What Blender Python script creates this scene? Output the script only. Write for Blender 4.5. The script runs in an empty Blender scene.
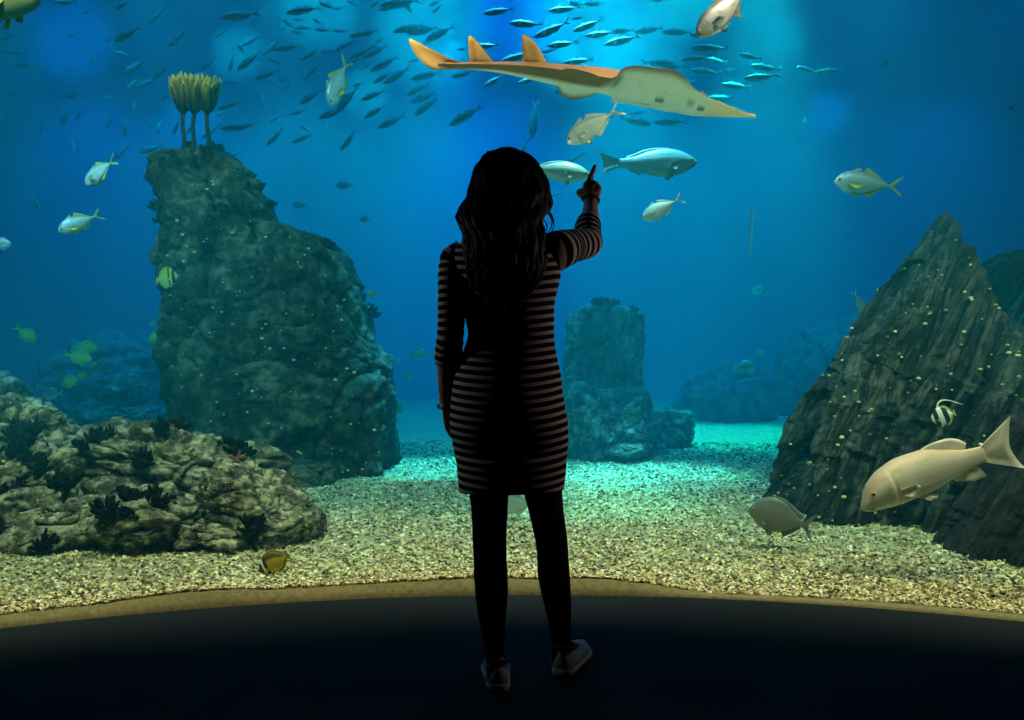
import bpy, math, random
import numpy as np
from mathutils import Vector, Matrix

random.seed(7)
SC = bpy.context.scene
COL = SC.collection
PI = math.pi
F = 860.0            # focal length in pixels of the 1024 x 720 frame
EYE = 1.03           # camera height


def at(px, py, d):
    """A point d metres in front of the camera, seen at px, py."""
    return Vector(((px - 512.0) * d / F, d, EYE + (360.0 - py) * d / F))


# ------------------------------------------------------------------ noise
def _hash(ix, iy, iz, seed):
    h = (ix.astype(np.int64) * 374761393 + iy.astype(np.int64) * 668265263 + iz.astype(np.int64) * 2147483647 + seed * 974634281) & 0xFFFFFFFF
    h = ((h ^ (h >> 13)) * 1274126177) & 0xFFFFFFFF
    h = ((h ^ (h >> 16)) * 2246822519) & 0xFFFFFFFF
    return ((h ^ (h >> 15)) & 0xFFFFFF) / float(0xFFFFFF)


def vnoise(p, seed=0):
    p = np.asarray(p, float)
    i = np.floor(p)
    f = p - i
    f = f * f * (3 - 2 * f)
    i = i.astype(np.int64)
    out = 0
    for dx in (0, 1):
        for dy in (0, 1):
            for dz in (0, 1):
                w = (f[:, 0] if dx else 1 - f[:, 0]) * (f[:, 1] if dy else 1 - f[:, 1]) * (f[:, 2] if dz else 1 - f[:, 2])
                out = out + w * _hash(i[:, 0] + dx, i[:, 1] + dy, i[:, 2] + dz, seed)
    return out * 2 - 1


def fbm(p, octaves=4, seed=0, gain=0.5, ridged=False):
    p = np.asarray(p, float)
    a, out, tot = 1.0, 0, 0
    for o in range(octaves):
        n = vnoise(p * (2.03 ** o) + 17.3 * o, seed + o)
        if ridged:
            n = 1 - 2 * np.abs(n)
        out = out + a * n
        tot += a
        a *= gain
    return out / tot


def worley(p, seed=0):
    p = np.asarray(p, float)
    i = np.floor(p).astype(np.int64)
    f1 = np.full(len(p), 9.0)
    f2 = np.full(len(p), 9.0)
    idv = np.zeros(len(p))
    for dx in (-1, 0, 1):
        for dy in (-1, 0, 1):
            for dz in (-1, 0, 1):
                c = (i[:, 0] + dx, i[:, 1] + dy, i[:, 2] + dz)
                q = np.stack([c[k] + _hash(*c, seed + 31 * k) for k in range(3)], 1)
                d = np.sqrt(((p - q) ** 2).sum(1))
                hid = _hash(*c, seed + 99)
                new = d < f1
                f2 = np.where(new, f1, np.minimum(f2, d))
                idv = np.where(new, hid, idv)
                f1 = np.where(new, d, f1)
    return f1, f2, idv


# ------------------------------------------------------------------ meshes
class MB:
    """Collects shapes; build() links them as ONE mesh object."""

    def __init__(self):
        self.v, self.f, self.n = [], [], 0
        self.attr = {}

    def add(self, verts, faces, **attrs):
        verts = np.asarray(verts, float)
        self.v.append(verts)
        b = self.n
        self.f.extend(tuple(b + k for k in fc) for fc in faces)
        for k in set(self.attr) | set(attrs):
            lst = self.attr.setdefault(k, [np.zeros(b)] if b else [])
            lst.append(np.broadcast_to(np.asarray(attrs.get(k, 0.0), float), (len(verts),)))
        self.n += len(verts)
        return self

    def rings(self, R, cap0=True, cap1=True, wrap=True, **attrs):
        """Skin a list of rings (k, n, 3)."""
        R = np.asarray(R, float)
        k, n, _ = R.shape
        V = R.reshape(-1, 3)
        fs = []
        m = n if wrap else n - 1
        for i in range(k - 1):
            for j in range(m):
                j2 = (j + 1) % n
                fs.append((i * n + j, i * n + j2, (i + 1) * n + j2, (i + 1) * n + j))
        at_ = {q: np.broadcast_to(np.asarray(w, float), (k, n)).reshape(-1) for q, w in attrs.items()}
        if wrap:
            extra = []
            if cap0:
                extra.append(R[0].mean(0))
                c = len(V) + len(extra) - 1
                fs += [(c, (j + 1) % n, j) for j in range(n)]
                at_ = {q: np.append(w, w[0]) for q, w in at_.items()}
            if cap1:
                extra.append(R[-1].mean(0))
                c = len(V) + len(extra) - 1
                o = (k - 1) * n
                fs += [(c, o + j, o + (j + 1) % n) for j in range(n)]
                at_ = {q: np.append(w, w[(k - 1) * n]) for q, w in at_.items()}
            if extra:
                V = np.concatenate([V, np.array(extra)])
        return self.add(V, fs, **at_)

    def tube(self, pts, radii, n=10, flat=None, round_ends=True, **attrs):
        """A tapering tube along pts. flat = (axis, factor) squashes the section."""
        P = np.asarray(pts, float)
        r = np.broadcast_to(np.asarray(radii, float), (len(P),)).copy()
        if round_ends:
            d0 = (P[1] - P[0]) / (np.linalg.norm(P[1] - P[0]) + 1e-9)
            d1 = (P[-1] - P[-2]) / (np.linalg.norm(P[-1] - P[-2]) + 1e-9)
            P = np.concatenate([[P[0] - d0 * r[0] * .9, P[0] - d0 * r[0] * .6], P, [P[-1] + d1 * r[-1] * .6, P[-1] + d1 * r[-1] * .9]])
            r = np.concatenate([[r[0] * .42, r[0] * .8], r, [r[-1] * .8, r[-1] * .42]])
            for q, w in attrs.items():
                w = np.asarray(w, float)
                if w.ndim == 1:
                    attrs[q] = np.concatenate([[w[0]] * 2, w, [w[-1]] * 2])
        T = np.gradient(P, axis=0)
        T /= np.linalg.norm(T, axis=1)[:, None] + 1e-12
        ref = np.array([0., 1., 0.]) if abs(T[0][1]) < .8 else np.array([1., 0., 0.])
        u = np.cross(ref, T[0]); u /= np.linalg.norm(u)
        R = []
        ang = np.arange(n) * 2 * PI / n
        for i in range(len(P)):
            u = u - T[i] * np.dot(u, T[i]); u /= np.linalg.norm(u)
            w = np.cross(T[i], u)
            ring = np.cos(ang)[:, None] * u * r[i] + np.sin(ang)[:, None] * w * r[i]
            if flat is not None:
                ax = np.asarray(flat[0], float); ax = ax - T[i] * np.dot(ax, T[i]); ax /= np.linalg.norm(ax) + 1e-9
                ring = ring - np.outer(ring @ ax, ax) * (1 - flat[1])
            R.append(P[i] + ring)
        at_ = {q: (np.asarray(w, float)[:, None] if np.ndim(w) == 1 else w) for q, w in attrs.items()}
        return self.rings(R, **at_)

    def ball(self, c, r, n=12, m=8):
        c = np.asarray(c, float); r = np.broadcast_to(np.asarray(r, float), (3,))
        R = []
        for i in range(1, m):
            t = PI * i / m
            a = np.arange(n) * 2 * PI / n
            R.append(np.stack([np.sin(t) * np.cos(a) * r[0], np.sin(t) * np.sin(a) * r[1], np.full(n, -np.cos(t) * r[2])], 1) + c)
        k0 = self.n
        self.rings(R, cap0=True, cap1=True)
        return self

    def plate(self, outline, thick, axis=1, **attrs):
        """A flat outline (2D, x-z) given thickness along Y with a soft edge; triangulated from the centroid of its strips."""
        O = np.asarray(outline, float)
        n = len(O)
        mid = O.mean(0)
        inner = mid + (O - mid) * .82
        def p3(a, y):
            return np.stack([a[:, 0], np.full(len(a), y), a[:, 1]], 1)
        R = [p3(inner, -thick / 2), p3(O, -thick * .12), p3(O, thick * .12), p3(inner, thick / 2)]
        return self.rings(R, **attrs)

    def mesh(self, name):
        me = bpy.data.meshes.new(name)
        V = np.concatenate(self.v)
        me.from_pydata(V.tolist(), [], self.f)
        for k, lst in self.attr.items():
            a = me.attributes.new(k, 'FLOAT', 'POINT')
            a.data.foreach_set('value', np.concatenate(lst).astype(np.float32))
        me.update()
        return me

    def build(self, name, mat=None, parent=None, smooth=True):
        return link(name, self.mesh(name), mat, parent, smooth)


def link(name, me, mat=None, parent=None, smooth=True):
    o = bpy.data.objects.new(name, me)
    COL.objects.link(o)
    if mat is not None:
        me.materials.append(mat)
    if smooth:
        me.polygons.foreach_set('use_smooth', [True] * len(me.polygons))
    if parent is not None:
        o.parent = parent
    return o


def fix_normals(o):
    import bmesh
    bm = bmesh.new(); bm.from_mesh(o.data)
    bmesh.ops.recalc_face_normals(bm, faces=bm.faces)
    bm.to_mesh(o.data); bm.free()
    return o


def tag(o, label=None, cat=None, group=None, kind=None):
    if label: o['label'] = label
    if cat: o['category'] = cat
    if group: o['group'] = group
    if kind: o['kind'] = kind
    return o


def empty(name, loc=(0, 0, 0)):
    o = bpy.data.objects.new(name, None)
    COL.objects.link(o)
    o.location = loc
    o.empty_display_size = .1
    return o


def interp(x, pts, cols=1):
    """Monotone-ish smooth interpolation through (x, value) pairs."""
    xs = np.array([p[0] for p in pts], float)
    ys = np.array([p[1] for p in pts], float)
    x = np.clip(np.asarray(x, float), xs.min(), xs.max())
    if xs[0] > xs[-1]:
        xs, ys = xs[::-1], ys[::-1]
    h = np.diff(xs); d = np.diff(ys) / h
    m = np.zeros_like(ys)
    m[0], m[-1] = d[0], d[-1]
    for i in range(1, len(xs) - 1):
        if d[i - 1] * d[i] > 0:
            w1, w2 = 2 * h[i] + h[i - 1], h[i] + 2 * h[i - 1]
            m[i] = (w1 + w2) / (w1 / d[i - 1] + w2 / d[i])
    i = np.clip(np.searchsorted(xs, x) - 1, 0, len(xs) - 2)
    t = (x - xs[i]) / h[i]
    return (2 * t**3 - 3 * t**2 + 1) * ys[i] + (t**3 - 2 * t**2 + t) * h[i] * m[i] + (-2 * t**3 + 3 * t**2) * ys[i + 1] + (t**3 - t**2) * h[i] * m[i + 1]


# ------------------------------------------------------------------ materials
class NT:
    def __init__(self, name):
        self.m = bpy.data.materials.new(name)
        self.m.use_nodes = True
        self.t = self.m.node_tree
        self.t.nodes.clear()
        self.out = self.t.nodes.new('ShaderNodeOutputMaterial')

    def n(self, kind, **kw):
        nd = self.t.nodes.new('ShaderNode' + kind)
        for k, v in kw.items():
            if hasattr(nd, k):
                setattr(nd, k, v)
            else:
                nd.inputs[k.replace('_', ' ')].default_value = v
        return nd

    def l(self, a, b):
        self.t.links.new(a, b)

    def ramp(self, fac, stops, mode='LINEAR'):
        r = self.n('ValToRGB')
        r.color_ramp.interpolation = mode
        e = r.color_ramp.elements
        while len(e) > 1:
            e.remove(e[-1])
        e[0].position, e[0].color = stops[0][0], (*stops[0][1], 1)
        for p, c in stops[1:]:
            x = e.new(p); x.color = (*c, 1)
        self.l(fac, r.inputs['Fac'])
        return r.outputs['Color']

    def mix(self, fac, a, b, blend='MIX'):
        m = self.n('Mix', data_type='RGBA', blend_type=blend)
        for s, v in ((m.inputs[0], fac), (m.inputs[6], a), (m.inputs[7], b)):
            if hasattr(v, 'links'):
                self.l(v, s)
            elif isinstance(v, (int, float)):
                s.default_value = v
            else:
                s.default_value = (*v, 1)
        return m.outputs[2]

    def math(self, op, a, b=None, c=None):
        m = self.n('Math', operation=op)
        for s, v in zip(m.inputs, (a, b, c)):
            if v is None: continue
            if hasattr(v, 'links'): self.l(v, s)
            else: s.default_value = v
        return m.outputs[0]

    def noise(self, scale, detail=4, rough=.55, coord=None, kind='TexNoise', **kw):
        t = self.n(kind, **kw)
        t.inputs['Scale'].default_value = scale
        if 'Detail' in t.inputs: t.inputs['Detail'].default_value = detail
        if 'Roughness' in t.inputs: t.inputs['Roughness'].default_value = rough
        if coord is not None: self.l(coord, t.inputs['Vector'])
        return t

    def coord(self, which='Object', scale=None, rot=None):
        c = self.n('TexCoord').outputs[which]
        if scale is not None or rot is not None:
            mp = self.n('Mapping')
            if scale is not None: mp.inputs['Scale'].default_value = scale
            if rot is not None: mp.inputs['Rotation'].default_value = rot
            self.l(c, mp.inputs['Vector'])
            c = mp.outputs[0]
        return c

    def attr(self, name):
        return self.n('Attribute', attribute_name=name).outputs['Fac']

    def bsdf(self, color, rough=.7, metal=0.0, spec=.3, bump=None, bump_strength=.4, bump_dist=.01, sheen=0.0):
        b = self.n('BsdfPrincipled')
        if hasattr(color, 'links'): self.l(color, b.inputs['Base Color'])
        else: b.inputs['Base Color'].default_value = (*color, 1)
        if hasattr(rough, 'links'): self.l(rough, b.inputs['Roughness'])
        else: b.inputs['Roughness'].default_value = rough
        b.inputs['Metallic'].default_value = metal
        b.inputs['Specular IOR Level'].default_value = spec
        if sheen: b.inputs['Sheen Weight'].default_value = sheen
        if bump is not None:
            bp = self.n('Bump')
            bp.inputs['Strength'].default_value = bump_strength
            bp.inputs['Distance'].default_value = bump_dist
            self.l(bump, bp.inputs['Height'])
            self.l(bp.outputs[0], b.inputs['Normal'])
        self.l(b.outputs[0], self.out.inputs['Surface'])
        return self.m


def plain(name, color, rough=.7, metal=0.0, spec=.3):
    return NT(name).bsdf(color, rough, metal, spec)

# ================================================================== camera and render look
cam = bpy.data.cameras.new('camera')
cam.sensor_width = 36.0
cam.lens = F / 1024.0 * 36.0
cam.clip_end = 200
camo = bpy.data.objects.new('camera', cam)
COL.objects.link(camo)
camo.location = (0, 0, EYE)
camo.rotation_euler = (PI / 2, 0, 0)
SC.camera = camo
SC.view_settings.view_transform = 'Standard'
SC.view_settings.look = 'None'
SC.view_settings.gamma = 1.0
SC.view_settings.use_curve_mapping = False
SC.view_settings.exposure = 0.0
cy = SC.cycles
cy.use_denoising = True
try:
    cy.denoiser = 'OPENIMAGEDENOISE'
    cy.denoising_input_passes = 'RGB_ALBEDO_NORMAL'
    cy.denoising_prefilter = 'ACCURATE'
except Exception:
    pass
cy.max_bounces = 5
cy.diffuse_bounces = 2
cy.glossy_bounces = 2
cy.transmission_bounces = 4
cy.transparent_max_bounces = 12
cy.volume_bounces = 0
cy.caustics_reflective = False
cy.caustics_refractive = False
cy.sample_clamp_indirect = 4.0

w = bpy.data.worlds.new('world')
SC.world = w
w.use_nodes = True
w.node_tree.nodes['Background'].inputs[0].default_value = (0.001, 0.0012, 0.0015, 1)
w.node_tree.nodes['Background'].inputs[1].default_value = 1.0

# ================================================================== the room and the tank shell
GC = (0.12, -1.08)       # centre of the window's curve
GR = 4.85                # its radius
ARC = math.radians(66)
TOP = 2.74               # height of the window and of the room
SURF = 9.6               # water surface


def arc(r, n=90, a=ARC):
    t = np.linspace(-a, a, n)
    return np.stack([GC[0] + r * np.sin(t), GC[1] + r * np.cos(t)], 1)


def sheet(name, poly, z0, z1, mat, kind='structure'):
    """A slab over a polygon outline between two heights."""
    P = np.asarray(poly, float)
    n = len(P)
    b = np.column_stack([P, np.full(n, z0)]); t = np.column_stack([P, np.full(n, z1)])
    fs = [tuple(range(n))[::-1], tuple(range(n, 2 * n))] + [(i, (i + 1) % n, n + (i + 1) % n, n + i) for i in range(n)]
    o = MB().add(np.concatenate([b, t]), fs).build(name, mat, smooth=False)
    if kind: o['kind'] = kind
    return o


m = NT('dark_carpet')
nz = m.noise(90, 5, .7, m.coord())
nz2 = m.noise(1.6, 3, .5, m.coord())
c = m.mix(nz.outputs['Fac'], (.003, .0075, .0095), (.012, .026, .032))
c = m.mix(nz2.outputs['Fac'], c, (.006, .014, .017))
M_CARPET = m.bsdf(c, .95, 0, .1, nz.outputs['Fac'], .6, .01)
M_ROOM = plain('charcoal_paint', (.004, .004, .005), .9)
m = NT('tank_liner')
nz = m.noise(1.1, 5, .6, m.coord())
M_LINER = m.bsdf(m.mix(nz.outputs['Fac'], (.025, .23, .36), (.035, .30, .42)), .9)  # liner blue also stands in for the haze of the far water

A = arc(GR)
room = [(-4.6, -4.5)] + [(-4.6, A[0][1])] + [tuple(p) for p in A] + [(4.8, A[-1][1]), (4.8, -4.5)]
sheet('floor', room, -.2, 0.0, M_CARPET)
sheet('ceiling', room, TOP, TOP + .15, M_ROOM)
def wall(name, x0, y0, x1, y1, z0, z1, mat):
    return sheet(name, [(x0, y0), (x1, y0), (x1, y1), (x0, y1)], z0, z1, mat)
wall('wall_left', -4.7, -4.5, -4.32, A[0][1], -.2, TOP, M_ROOM)
wall('wall_right', 4.56, -4.5, 4.9, A[-1][1], -.2, TOP, M_ROOM)
wall('wall_back', -4.7, -4.7, 4.9, -4.5, -.2, TOP, M_ROOM)
# the header over the window
B = arc(GR + .03)
sheet('wall_front', [tuple(p) for p in A] + [tuple(p) for p in B[::-1]], TOP, SURF + .4, M_ROOM)

# tank walls, far and to the sides
TX0, TX1, TY0, TY1 = -14.5, 14.5, A[0][1], 21.0
wall('wall_far', TX0, TY1, TX1, TY1 + .3, -.4, SURF + .4, M_LINER)
wall('wall_tank_left', TX0 - .3, TY0, TX0, TY1, -.4, SURF + .4, M_LINER)
wall('wall_tank_right', TX1, TY0, TX1 + .3, TY1, -.4, SURF + .4, M_LINER)
wall('wall_near_left', TX0, TY0 - .3, A[0][0], TY0, -.4, SURF + .4, M_ROOM)
wall('wall_near_right', A[-1][0], TY0 - .3, TX1, TY0, -.4, SURF + .4, M_ROOM)
wall('ceiling_tank', TX0 - .3, TY0 - .3, TX1 + .3, TY1 + .3, SURF + .4, SURF + .6, M_ROOM)

# the curved acrylic pane
m = NT('clear_acrylic')
tr = m.n('BsdfTransparent'); tr.inputs[0].default_value = (.985, .995, .99, 1)
gl = m.n('BsdfGlossy'); gl.inputs['Roughness'].default_value = .02
mx = m.n('MixShader'); mx.inputs[0].default_value = .012
m.l(tr.outputs[0], mx.inputs[1]); m.l(gl.outputs[0], mx.inputs[2]); m.l(mx.outputs[0], m.out.inputs['Surface'])
M_PANE = m.m
A1, A2 = arc(GR + .002), arc(GR + .03)
sheet('window_1', [tuple(p) for p in A1] + [tuple(p) for p in A2[::-1]], -.05, TOP, M_PANE)

# the water: one body of blue, slightly milky sea water that fills the tank
m = NT('sea_water')
sca = m.n('VolumeScatter'); ab = m.n('VolumeAbsorption')
sca.inputs['Color'].default_value = (.02, .70, 1.0, 1); sca.inputs['Density'].default_value = .030
sca.inputs['Anisotropy'].default_value = .0
ab.inputs['Color'].default_value = (.0, .76, .87, 1); ab.inputs['Density'].default_value = .28
ad = m.n('AddShader')
m.l(sca.outputs[0], ad.inputs[0]); m.l(ab.outputs[0], ad.inputs[1]); m.l(ad.outputs[0], m.out.inputs['Volume'])
M_WATER = m.m
A3 = arc(GR + .034)
water = sheet('water', [tuple(p) for p in A3] + [(TX1 - .01, A3[-1][1]), (TX1 - .01, TY1 - .01), (TX0 + .01, TY1 - .01), (TX0 + .01, A3[0][1])], -.38, SURF, M_WATER)

# ================================================================== gravel
m = NT('shell_gravel')
co = m.coord()
vo = m.noise(44, coord=co, kind='TexVoronoi'); vo2 = m.noise(22, coord=co, kind='TexVoronoi')
n1 = m.noise(2.2, 4, .6, co); n2 = m.noise(9, 4, .6, co)
g1 = m.n('SeparateColor'); m.l(vo.outputs['Color'], g1.inputs[0])
c = m.ramp(g1.outputs[0], [(0, (.012, .008, .003)), (.34, (.09, .058, .015)), (.56, (.40, .28, .075)), (.80, (.84, .66, .24)), (1, (.97, .88, .56))])
c = m.mix(m.ramp(n1.outputs['Fac'], [(.42, (0, 0, 0)), (.62, (.25, .25, .25))]), c, (.62, .52, .28))
c = m.mix(m.ramp(n2.outputs['Fac'], [(.5, (0, 0, 0)), (.75, (.6, .6, .6))]), c, (.10, .07, .02))
M_GRAVEL = m.bsdf(c, .9, 0, .15, m.math('ADD', vo.outputs['Distance'], m.math('MULTIPLY', vo2.outputs['Distance'], .7)), .9, .045)
m = NT('fine_sand')
co = m.coord()
n1 = m.noise(45, 6, .75, co); n2 = m.noise(11, 4, .6, co)
c = m.ramp(n1.outputs['Fac'], [(.3, (.12, .09, .04)), (.5, (.21, .175, .085)), (.75, (.29, .25, .13))])
c = m.mix(m.ramp(n2.outputs['Fac'], [(.6, (0, 0, 0)), (.72, (.8, .8, .8))]), c, (.28, .20, .07))
M_SAND = m.bsdf(c, .95, 0, .1, n1.outputs['Fac'], .3, .005)


def gravel_z(x, y):
    p = np.stack([np.asarray(x, float), np.asarray(y, float), np.zeros(len(x))], 1)
    d = np.hypot(p[:, 0] - GC[0], p[:, 1] - GC[1]) - GR
    z = .035 * fbm(p * np.array([1.3, 1.3, 1]), 4, 3) + .012 * fbm(p * 9, 3, 5)
    edge = np.exp(-(d / .30) ** 2)
    th = np.arctan2(p[:, 0] - GC[0], p[:, 1] - GC[1])
    heap = .040 + .024 * np.clip((th + .42) / .15, 0, 1) * np.clip((.17 - th) / .14, 0, 1) - .042 * np.clip((th - .06) / .12, 0, 1) + .020 * fbm(np.stack([th * 13, th * 0, th * 0], 1), 3, 11) * np.clip((.2 - th) / .1, .15, 1)
    z = z * (1 - edge * .8) + edge * np.maximum(heap, .006) - .015 * np.exp(-((d - .8) / .6) ** 2)
    z += .04 * np.clip((d - 6) / 6, 0, 1.5)
    return z


nr, na = 230, 520
rr = GR + .088 + np.concatenate([[0], np.cumsum(np.geomspace(.012, .25, nr - 1))])
tt = np.linspace(-.80, .80, na)
RR, TT = np.meshgrid(rr, tt, indexing='ij')
X, Y = GC[0] + RR * np.sin(TT), GC[1] + RR * np.cos(TT)
X, Y = np.clip(X, TX0 + .05, TX1 - .05), np.clip(Y, 0, TY1 - .05)
Z = gravel_z(X.ravel(), Y.ravel()).reshape(X.shape)
mb = MB()
mb.rings(np.stack([X, Y, Z], 2), wrap=False)
gravel = mb.build('gravel_ground', M_GRAVEL)
fix_normals(gravel)
tag(gravel, kind='structure')
# the pale drift of fine sand pressed against the pane, under the gravel
zt = Z[0]
def bank(r, z): return np.stack([GC[0] + r * np.sin(tt), GC[1] + r * np.cos(tt), z], 1)
front = np.stack([bank(GR + .14, zt - .02), bank(GR + .094, zt + .003), bank(GR + .075, zt * .80), bank(GR + .055, zt * .42), bank(GR + .036, zt * .05 - .004), bank(GR + .036, zt * 0 - .06)])
sand = MB().rings(front, wrap=False).build('sand', M_SAND)
tag(sand, 'thin bank of fine tan sand pressed against the window foot', 'sand', kind='stuff')

# loose shell pieces on the near gravel
m = NT('shell_pieces')
c = m.ramp(m.attr('tone'), [(0, (.03, .02, .008)), (.3, (.20, .13, .04)), (.55, (.56, .42, .15)), (.8, (.84, .69, .34)), (1, (.96, .89, .64))])
M_CHIPS = m.bsdf(c, .6, 0, .4)
rng = np.random.default_rng(5)
NCH = 85000
cr = GR + .09 + 7.0 * rng.random(NCH) ** 2.1
ct = rng.uniform(-.60, .60, NCH)
cx, cyy = GC[0] + cr * np.sin(ct), GC[1] + cr * np.cos(ct)
cz = gravel_z(cx, cyy) + .003
sz = rng.uniform(.005, .016, NCH) * (1 + .14 * (cr - GR))
u = rng.normal(size=(NCH, 3)); u[:, 2] *= .45; u /= np.linalg.norm(u, axis=1)[:, None]
v = np.cross(u, rng.normal(size=(NCH, 3)) * np.array([.5, .5, 1])); v /= np.linalg.norm(v, axis=1)[:, None] + 1e-9
nn = np.cross(u, v)
nn *= np.sign(nn[:, 2:3] + 1e-9)
s_ = sz[:, None]; o_ = np.stack([cx, cyy, cz], 1)
V = np.stack([o_ - u * s_, o_ + v * s_ * .6 + nn * s_ * .25, o_ + u * s_, o_ - v * s_ * .6 + nn * s_ * .25, o_ + nn * s_ * .45], 1).reshape(-1, 3)
b_ = (np.arange(NCH) * 5)[:, None, None]
Fc = (np.array([(0, 1, 4), (1, 2, 4), (2, 3, 4), (3, 0, 4)])[None] + b_).reshape(-1, 3).tolist()
tone = np.repeat(rng.random(NCH) ** .85, 5)
chips = MB().add(V, Fc, tone=tone).build('shell_fragments', M_CHIPS, gravel, smooth=False)
tag(chips, kind='stuff')

# ================================================================== the tank's lamps and added fill lights
def spot(name, loc, target, power, color, angle=70, blend=.8, radius=.25):
    li = bpy.data.lights.new(name, 'SPOT')
    li.energy, li.color = power, color
    li.spot_size, li.spot_blend = math.radians(angle), blend
    li.shadow_soft_size = radius
    o = bpy.data.objects.new(name, li)
    COL.objects.link(o)
    o.location = loc
    d = Vector(target) - Vector(loc)
    o.rotation_euler = d.to_track_quat('-Z', 'Y').to_euler()
    return o


def area(name, loc, target, power, color, sx, sy):
    li = bpy.data.lights.new(name, 'AREA')
    li.shape = 'RECTANGLE'; li.size, li.size_y = sx, sy
    li.energy, li.color = power, color
    o = bpy.data.objects.new(name, li)
    COL.objects.link(o)
    o.location = loc
    d = Vector(target) - Vector(loc)
    o.rotation_euler = d.to_track_quat('-Z', 'Y').to_euler()
    return o


def glow(px, py, power, color, ang=9.0, blend=1.0):
    ang, power = ang * (1.7 if ang > 5 else 1.25), power * .55
    """A lamp above the frame whose soft pool of light falls on the far wall."""
    d = TY1
    t = at(px, py, d)
    spot('pool_lamp', (t.x * .96, d - 6.0, 9.3), t, power * 26.0, color, ang, blend, 0.0)


# warm-white floods over the window, shining into the tank
for x, tx in ((-3.3, -2.9), (-1.1, -1.0), (1.3, 1.1), (3.4, 2.9)):
    spot('flood_lamp', (x, GC[1] + math.sqrt((GR + .24) ** 2 - (x - GC[0]) ** 2), 4.7), (tx, 5.0 - .05 * x * x, 0.0), 2300, (1, .43, .24), 74, .8)
# added fills for dim fish in mid water; tower_lamp lights the tower's head
for x, tx, tz, e in ((-2.0, -2.6, 2.2, 170), (2.0, 2.4, 2.0, 110), (-4.2, -3.6, 1.5, 800)):
    spot('mid_fill_light', (x, 4.4, 4.4), (tx, 6.8, tz), e, (.85, .95, 1), 62, .9)
spot('mid_fill_light', (1.2, 4.2, 4.4), (1.25, 7.4, 2.6), 90, (.75, .95, 1), 44, .9)
spot('tower_lamp', (-3.4, 6.2, 5.6), (-2.75, 7.7, 2.6), 900, (1, .50, .30), 44, .9)
spot('slate_lamp', (.6, 5.6, 5.4), (2.8, 5.7, 1.2), 1100, (1, .50, .34), 46, .9)
spot('slate_lamp', (3.6, 4.7, 5.0), (3.9, 6.4, 1.5), 420, (1, .55, .4), 50, .9)  # added fill on the dark rock behind the slate peak
spot('mid_fill_light', (-1.3, 4.2, 4.4), (-1.4, 6.8, 3.2), 360, (.85, .95, 1), 36, .9)
spot('mid_fill_light', (-3.1, 3.3, 3.7), (-2.75, 4.7, 3.0), 150, (1, .75, .5), 56, .9)
spot('mid_fill_light', (2.6, 4.0, 4.4), (2.4, 8.5, 2.2), 420, (.8, .95, 1), 30, .9)
# fill lights added out of view at floor level to brighten the ray's belly
spot('belly_fill_light', (-3.5, 4.3, .25), (.3, 5.0, 2.8), 1000, (1, .46, .30), 44, .9)
spot('belly_fill_light', (3.5, 4.5, .25), (.9, 5.0, 2.8), 1000, (1, .46, .30), 44, .9)
# blue wash over the whole basin
wash = area('surface_lamp', (0, 14.3, 9.3), (0, 14.6, 0), 3300, (.05, .54, .90), 18, 10)
wash.data.spread = math.radians(105)
# coloured washers added along the far wall, standing in for hazy light columns
for x, pw_, col in ((-10.2, 700, (.04, .45, 1)), (-7.6, 480, (.05, .75, .75)), (-5.0, 850, (.05, 1, .66)), (-2.4, 750, (.05, .95, .72)), (-.5, 1100, (.04, .36, 1)), (2.9, 1050, (.05, 1, .66)), (5.6, 420, (.04, .75, .62)), (8.0, 300, (.03, .6, .66)), (10.6, 420, (.03, .42, 1))):
    spot('haze_washer', (x, 17.6, 9.2), (x, 21, 4.6), pw_ * 3.2, col, 62, 1)
spot('fish_top_fill', (.6, 10.6, 8.9), (.6, 10.6, 0), 2200, (.8, .95, 1), 46, 1)  # overhead spot added to brighten the fish backs over the ray
# pools of light on the gravel
spot('pool_lamp', (1.1, 7.5, 7.6), (1.1, 7.75, 0), 22000, (.85, .95, .9), 17, .7)
spot('pool_lamp', (.6, 6.3, 6.5), (.6, 6.3, 0), 9000, (1, .78, .55), 17, .8)
spot('pool_lamp', (-.85, 8.2, 7.5), (-.85, 8.2, 0), 15000, (.6, .95, 1), 16, .7)
spot('pool_lamp', (3.3, 11.5, 7.5), (3.3, 11.4, 0), 16000, (.10, 1, .70), 36, .8)
spot('pool_lamp', (-5.9, 10.2, 8), (-5.9, 10.2, 0), 9000, (.35, 1, .9), 12, .8)
# far-wall pools from unseen added spots, in place of lamps glowing in the water
glow(237, 52, 420, (.06, 1, .66)); glow(365, 93, 560, (.06, 1, .62), 8); glow(322, 8, 560, (.06, 1, .66), 14); glow(430, 28, 700, (.06, 1, .66), 20)
glow(453, 50, 620, (.8, 1, .85), 4.5, .6); glow(447, 28, 220, (.7, 1, .85), 5, 1); glow(457, 88, 220, (.15, .5, 1), 8)
glow(566, 53, 520, (.6, 1, .8), 4.5, .6); glow(585, 28, 1100, (.06, 1, .66), 22); glow(640, 60, 500, (.06, 1, .66), 16)
glow(690, 0, 900, (.05, 1, .52), 14); glow(785, 38, 230, (.06, 1, .62), 8); glow(830, 112, 260, (.06, .55, 1), 7)
glow(75, 40, 300, (.06, .5, 1), 14); glow(190, 122, 260, (.06, .55, 1), 9); glow(520, 18, 500, (.1, .3, 1), 18)
# two dim unseen spots added at chest height graze the visitor's sides
spot('room_lamp', (2.1, 3.05, 1.45), (.25, 2.86, 1.15), 23, (1, .72, .62), 66, .9, .05)
spot('room_lamp', (-1.9, 3.05, 1.5), (-.2, 2.82, 1.05), 12, (.9, 1, .85), 56, .9, .05)

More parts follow.
